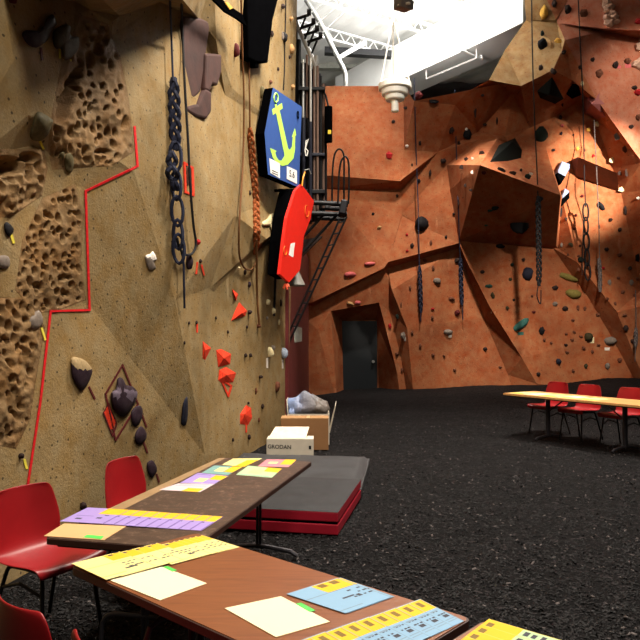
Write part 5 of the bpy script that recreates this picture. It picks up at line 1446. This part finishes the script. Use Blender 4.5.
fan(T3(262, 657), T3(318, 690), T3(464, 621.5), T3(420, 599.5), 9, .26, TF + .001, mbm, dec_b2, lambda k: '%s light blue form from the left in the long blue fan on the front table' % ordw[k], 'blue forms on the front table')
# yellow set on the next table
mg = [P_green, P_gold, P_ink, P_liny, P_brown]
def dec_g(k):
    d = [(.0, .5, .0, 1.0, 1), (.05, .14, .66, .86, 4), (.55, .62, .74, .92, 2), (.66, .72, .74, .9, 2), (.78, .84, .74, .92, 2)]
    return d
fan(T3(440, 658), T3(512, 690), T3(562, 641), T3(489, 619.5), 4, .5, TF + .001, mg, dec_g, lambda k: '%s pale green form with a yellow header at the bottom edge of the picture' % ordw[k], 'green forms at the bottom edge')
# lavender fan across the second table
ml = [P_lav, P_gold, P_ink, P_linl, P_brown]
def dec_l(k):
    rr = random.Random(k + 60); d = [(.0, .40, .50, 1.0, 1), (.42, .98, .96, .985, 3), (.46, .50, .7, .8, 2), (.62, .70, .62, .74, 2)]
    if k == 0: d += [(.55, .58, .1, .5, 3), (.72, .80, .2, .34, 2)]
    return d
fan(T3(88, 509, TS), T3(60, 523, TS), T3(201.5, 531, TS), T3(223.5, 517, TS), 10, .32, TS + .001, ml, dec_l, lambda k: '%s lavender form from the left in the fan across the worn table' % ordw[k], 'lavender forms on the worn table')
# single sheets at the far end
def one(pts, mats, decs, lab, z=TS + .0016): sheet([T3(x, y, TS) for x, y in pts], z, mats, decs, lab, 'form', 'single forms on the worn table')
one([(178, 483.6), (159, 490), (200, 492.3), (215, 484)], [P_rose, P_gold, P_ink, P_lin], [(.6, 1, .55, .95, 1), (.1, .14, .1, .9, 3), (.3, .34, .1, .9, 3)], 'pale rose form on the worn table, nearest of the single sheets')
one([(198, 473), (180, 483), (214, 484.3), (228.5, 476)], [P_lav, P_gold, P_yel, P_linl], [(.05, .55, .62, 1, 1), (.45, .85, .3, .6, 2), (.1, .14, .05, .5, 3)], 'lavender single form behind the pale rose form on the worn table')
one([(214, 465.6), (201.6, 473), (228, 475.3), (242.5, 467)], [P_teal, P_gold, P_yel, P_lin], [(.0, .7, .66, 1, 1), (.2, .7, .3, .62, 2)], 'teal single form behind the lavender single form')
one([(233, 458.8), (222, 465), (244.5, 467), (262, 458.6)], [P_yel, P_gold, P_ink, P_liny], [(.2, 1, .6, 1, 1), (.2, .24, .1, .5, 3)], 'yellow single form at the far left corner of the worn table', TS + .0024)
one([(248, 466), (236, 475), (271.8, 478), (282, 469)], [P_green, P_gold, P_yel, P_lin], [(.0, .45, .6, 1, 1), (.3, .75, .25, .6, 2), (.9, .94, .05, .9, 3)], 'pale green single form right of the teal one on the worn table', TS + .0024)
one([(267, 459.5), (257.5, 466.5), (288.5, 467.3), (296.5, 459.8)], [P_pink, P_gold, P_ink, P_yel], [(.0, .7, .62, 1, 1), (.35, .6, .2, .5, 3)], 'pink single form at the far right corner of the worn table')
# yellow sheets lying on the far table
for k, (a, b) in enumerate(((.03, .30), (.34, .62), (.68, .96), (1.02, 1.32), (1.4, 1.7))):
    q = [V((EA.x, EA.y, 0)) + ELd * l + EW * w_ for l, w_ in ((a, .12), (a, .55), (b, .55), (b, .12))]
    sheet(q, TFAR + .001, [(P_yel, P_cream, P_yel, P_cream, P_yel)[k], P_gold], [(.05, .3, .1, .9, 1)] if k != 1 else [], '%s sheet from the left on the far pale table' % ordw[k], 'form', 'sheets on the far table')

# ================================================================== crash mats and boxes
M_vgrey = flat('mat_grey_vinyl', C8(34, 34, 36), .7, 0, .22, 3, .25)
M_vgrey2 = flat('mat_pale_vinyl', C8(46, 47, 49), .55, 0, .16, 3, .2)
M_vred = flat('mat_red_vinyl', C8(150, 18, 38), .5, 0, .12, 5, .1)
zt = .215
fr = at_z(338, 511.5, zt); br_ = at_z(361, 478.5, zt); md = (br_ - fr).normalized(); mw = V((md.y, -md.x, 0))
w_ = 1.25; ln = (br_ - fr).length
r = empty('crash_mat', V(((fr + br_).x / 2 - mw.x * w_ / 2, (fr + br_).y / 2 - mw.y * w_ / 2, 0))); tag(r, 'thick folded crash mat with red sides and a dark grey top beside the worn table', 'crash mat')
def mat_layer(z0, z1, m, name, inset=0.0):
    mb = MB(); a = fr + md * inset - mw * inset; b = br_ - md * inset - mw * inset; c = b - mw * (w_ - 2 * inset); d = a - mw * (w_ - 2 * inset)
    mb.prism([V((p.x, p.y, z1)) for p in (a, b, c, d)], (0, 0, z0 - z1)); return mb.build(name, m, r, bevel=.008)
mat_layer(.012, .100, M_vred, 'lower_layer'); mat_layer(.095, .125, M_blk, 'fold_seam', .015); mat_layer(.122, .205, M_vred, 'upper_layer')
# top skin with soft wrinkles
vs = []; fs = []; n = 30
for j in range(n + 1):
    for i in range(n + 1):
        p = fr + md * ln * j / n - mw * w_ * i / n
        e = min(i, j, n - i, n - j)
        h = .206 + .010 * min(1, e / 2) + min(1, e / 4) * (.018 * noise.noise(V((p.x * 3.2, p.y * 3.2, 2))) + .010 * noise.noise(V((p.x * 9, p.y * 5, 4))))
        vs.append((p.x, p.y, h))
for j in range(n):
    for i in range(n): a = j * (n + 1) + i; fs.append((a, a + 1, a + n + 2, a + n + 1))
mb = MB(); mb.add(vs, fs); mb.build('top_cover', M_vgrey, r, smooth=True)
# thin far mat
z2 = .15
f2 = at_z(358, 472, z2); b2 = at_z(371, 455, z2)
f2 = br_ + md * .04; f2.z = z2; b2 = at_z(370, 454.5, z2)
m2 = (b2 - f2); m2.z = 0; l2 = m2.length; m2.normalize(); w2v = V((m2.y, -m2.x, 0)); wid2 = 1.75
r = empty('crash_mat', V((f2.x - .5, f2.y + .5, 0))); tag(r, 'flat pale grey crash mat behind the thick red-sided one', 'crash mat')
vs = []; fs = []; n = 24
for j in range(n + 1):
    for i in range(n + 1):
        p = f2 + m2 * l2 * j / n - w2v * wid2 * i / n
        e = min(i, j, n - i, n - j); h = z2 - .06 * max(0, 1 - e / 1.6) ** 2 + .018 * noise.noise(V((p.x * 2.5, p.y * 2.5, 5))) + .008 * noise.noise(V((p.x * 8, p.y * 5, 4)))
        vs.append((p.x, p.y, h))
for j in range(n):
    for i in range(n): a = j * (n + 1) + i; fs.append((a, a + 1, a + n + 2, a + n + 1))
mb = MB(); mb.add(vs, fs); mb.build('top_cover', M_vgrey2, r, smooth=True)
mb = MB(); q = [f2, b2, b2 - w2v * wid2, f2 - w2v * wid2]; mb.prism([V((p.x, p.y, z2 - .05)) for p in q], (0, 0, -(z2 - .06))); mb.build('base', flat('mat_side_dark', C8(52, 52, 54), .6), r, bevel=.01)

# boxes
M_carton = flat('carton_white', C8(206, 196, 178), .8, 0, .06, 8); M_card = flat('carton_brown', C8(140, 100, 62), .8, 0, .08, 4); M_card_in = flat('carton_inside', C8(120, 86, 54), .8)
yb = 9.85
a = at_y(266.5, 452, yb); b = at_y(313.5, 454, yb); zt = at_y(290, 439, yb).z; z0 = 0.0
r = empty('cardboard_box', V(((a.x + b.x) / 2, yb + .15, 0))); tag(r, 'low white cardboard box with black lettering beside the beige wall', 'box')
mb = MB(); X0, X1 = a.x, b.x
mb.box(((X0 + X1) / 2, yb + .16, (zt + z0) / 2), (X1 - X0, .32, zt - z0)); mb.build('carton', M_carton, r, bevel=.004)
mb = MB(); xs = at_y(305.5, 439, yb).x
mb.prism([V((X0 + .02, yb + .002, zt + .004)), V((xs, yb + .002, zt + .004)), V((xs + .05, yb + .27, zt + .14)), V((X0 + .11, yb + .27, zt + .14))], (0, .012, -.006)); mb.build('lid_flap', flat('carton_lid', C8(222, 208, 184), .8), r)
text_mesh('lettering', 'GRODAN', .078, M_ink, V((at_y(279.5, 447, yb).x, yb - .002, at_y(280, 447, yb).z)), (1, 0, -.03), (0, 0, 1), r)
mb = MB(); mb.box((at_y(310, 447.5, yb).x, yb - .001, at_y(310, 447.5, yb).z), (.035, .002, .05)); mb.build('printing', M_ink, r)
yb2 = 10.3
a = at_y(280.8, 452, yb2); b = at_y(328.5, 452, yb2); zt = at_y(300, 418.3, yb2).z
r = empty('cardboard_box', V(((a.x + b.x) / 2, yb2 + .2, 0))); tag(r, 'tall brown cardboard box behind the low white box', 'box')
mb = MB(); mb.box(((a.x + b.x) / 2, yb2 + .2, (zt - .005) / 2), (b.x - a.x, .38, zt - .01), (0, 0, .0)); mb.build('carton', M_card, r, bevel=.006)
mb = MB(); mb.box(((a.x + b.x) / 2, yb2 + .19, zt - .005), (b.x - a.x + .004, .36, .01)); mb.build('top_flap', flat('carton_top', C8(160, 120, 78), .8), r)
mb = MB(); mb.box(((a.x + b.x) / 2 + .05, yb2 + .19, zt + .001), (.05, .36, .003)); mb.build('packing_tape', flat('tape_tan', C8(196, 160, 112), .4), r)
yb3 = 10.85
a = at_y(287.5, 440, yb3); b = at_y(329, 440, yb3)
r = empty('cardboard_box', V(((a.x + b.x) / 2, yb3 + .2, 0))); tag(r, 'open white box holding a bag behind the tall brown box', 'box')
zt3 = at_y(300, 414, yb3).z
mb = MB(); X0, X1 = a.x, b.x; W3 = .5; t_ = .012
for c, s in ((((X0 + X1) / 2, yb3, zt3 / 2), (X1 - X0, t_, zt3)), (((X0 + X1) / 2, yb3 + W3, zt3 / 2), (X1 - X0, t_, zt3)), ((X0, yb3 + W3 / 2, zt3 / 2), (t_, W3, zt3)), ((X1, yb3 + W3 / 2, zt3 / 2), (t_, W3, zt3)), (((X0 + X1) / 2, yb3 + W3 / 2, .02), (X1 - X0, W3, t_))): mb.box(c, s)
mb.build('carton', M_carton, r)
mb = MB(); zt4 = at_y(333, 404, yb3).z
mb.prism([V((X1 + .005, yb3, zt3 - .30)), V((X1 + .005, yb3 + W3, zt3 - .30)), V((X1 + .12, yb3 + W3, zt4)), V((X1 + .10, yb3, zt4 - .03))], (.008, 0, 0)); mb.build('side_flap', M_carton, r)
mb = MB(); zl = at_y(288, 400, yb3).z; mb.prism([V((X0, yb3, zt3)), V((X0, yb3 + W3, zt3)), V((X0 - .02, yb3 + W3, zl)), V((X0 - .02, yb3, zl))], (.008, 0, 0)); mb.build('side_flap', M_carton, r)
# crumpled bag
mb = MB(); c = at_y(308, 409, yb3 + .25)
for (dx, dz, sx, sz, sd) in ((-.17, .03, .17, .17, 1), (0, .05, .22, .19, 2), (.16, .0, .18, .14, 3), (-.22, -.03, .10, .13, 4)):
    blob_mesh(mb, c + V((dx, 0, dz)), V((sx, 0, 0)), V((0, 0, sz)), V((0, .2, 0)), sd, .55, 3)
t = NT('crumpled_bag'); v = t.coord(); g = t.n('ShaderNodeSeparateXYZ'); t.l(v, g.inputs[0]); ad = t.n('ShaderNodeMath', operation='MULTIPLY_ADD'); t.l(g.outputs[0], ad.inputs[0]); ad.inputs[1].default_value = 1.6; ad.inputs[2].default_value = .5
n1 = t.noise(v, 9, 5, .7); ad2 = t.n('ShaderNodeMath', operation='MULTIPLY_ADD'); t.l(n1, ad2.inputs[0]); ad2.inputs[1].default_value = .35; t.l(ad.outputs[0], ad2.inputs[2])
col = t.ramp(ad2.outputs[0], [(.25, C8(140, 160, 205)), (.55, C8(120, 124, 140)), (.95, C8(104, 96, 90))]); t.bump(n1, .7, .05)
o = mb.build('plastic_bag', t.fin(col, .4), fix=False, smooth=True); tag(o, 'crumpled blue and grey bag stuffed in the open white box', 'bag')
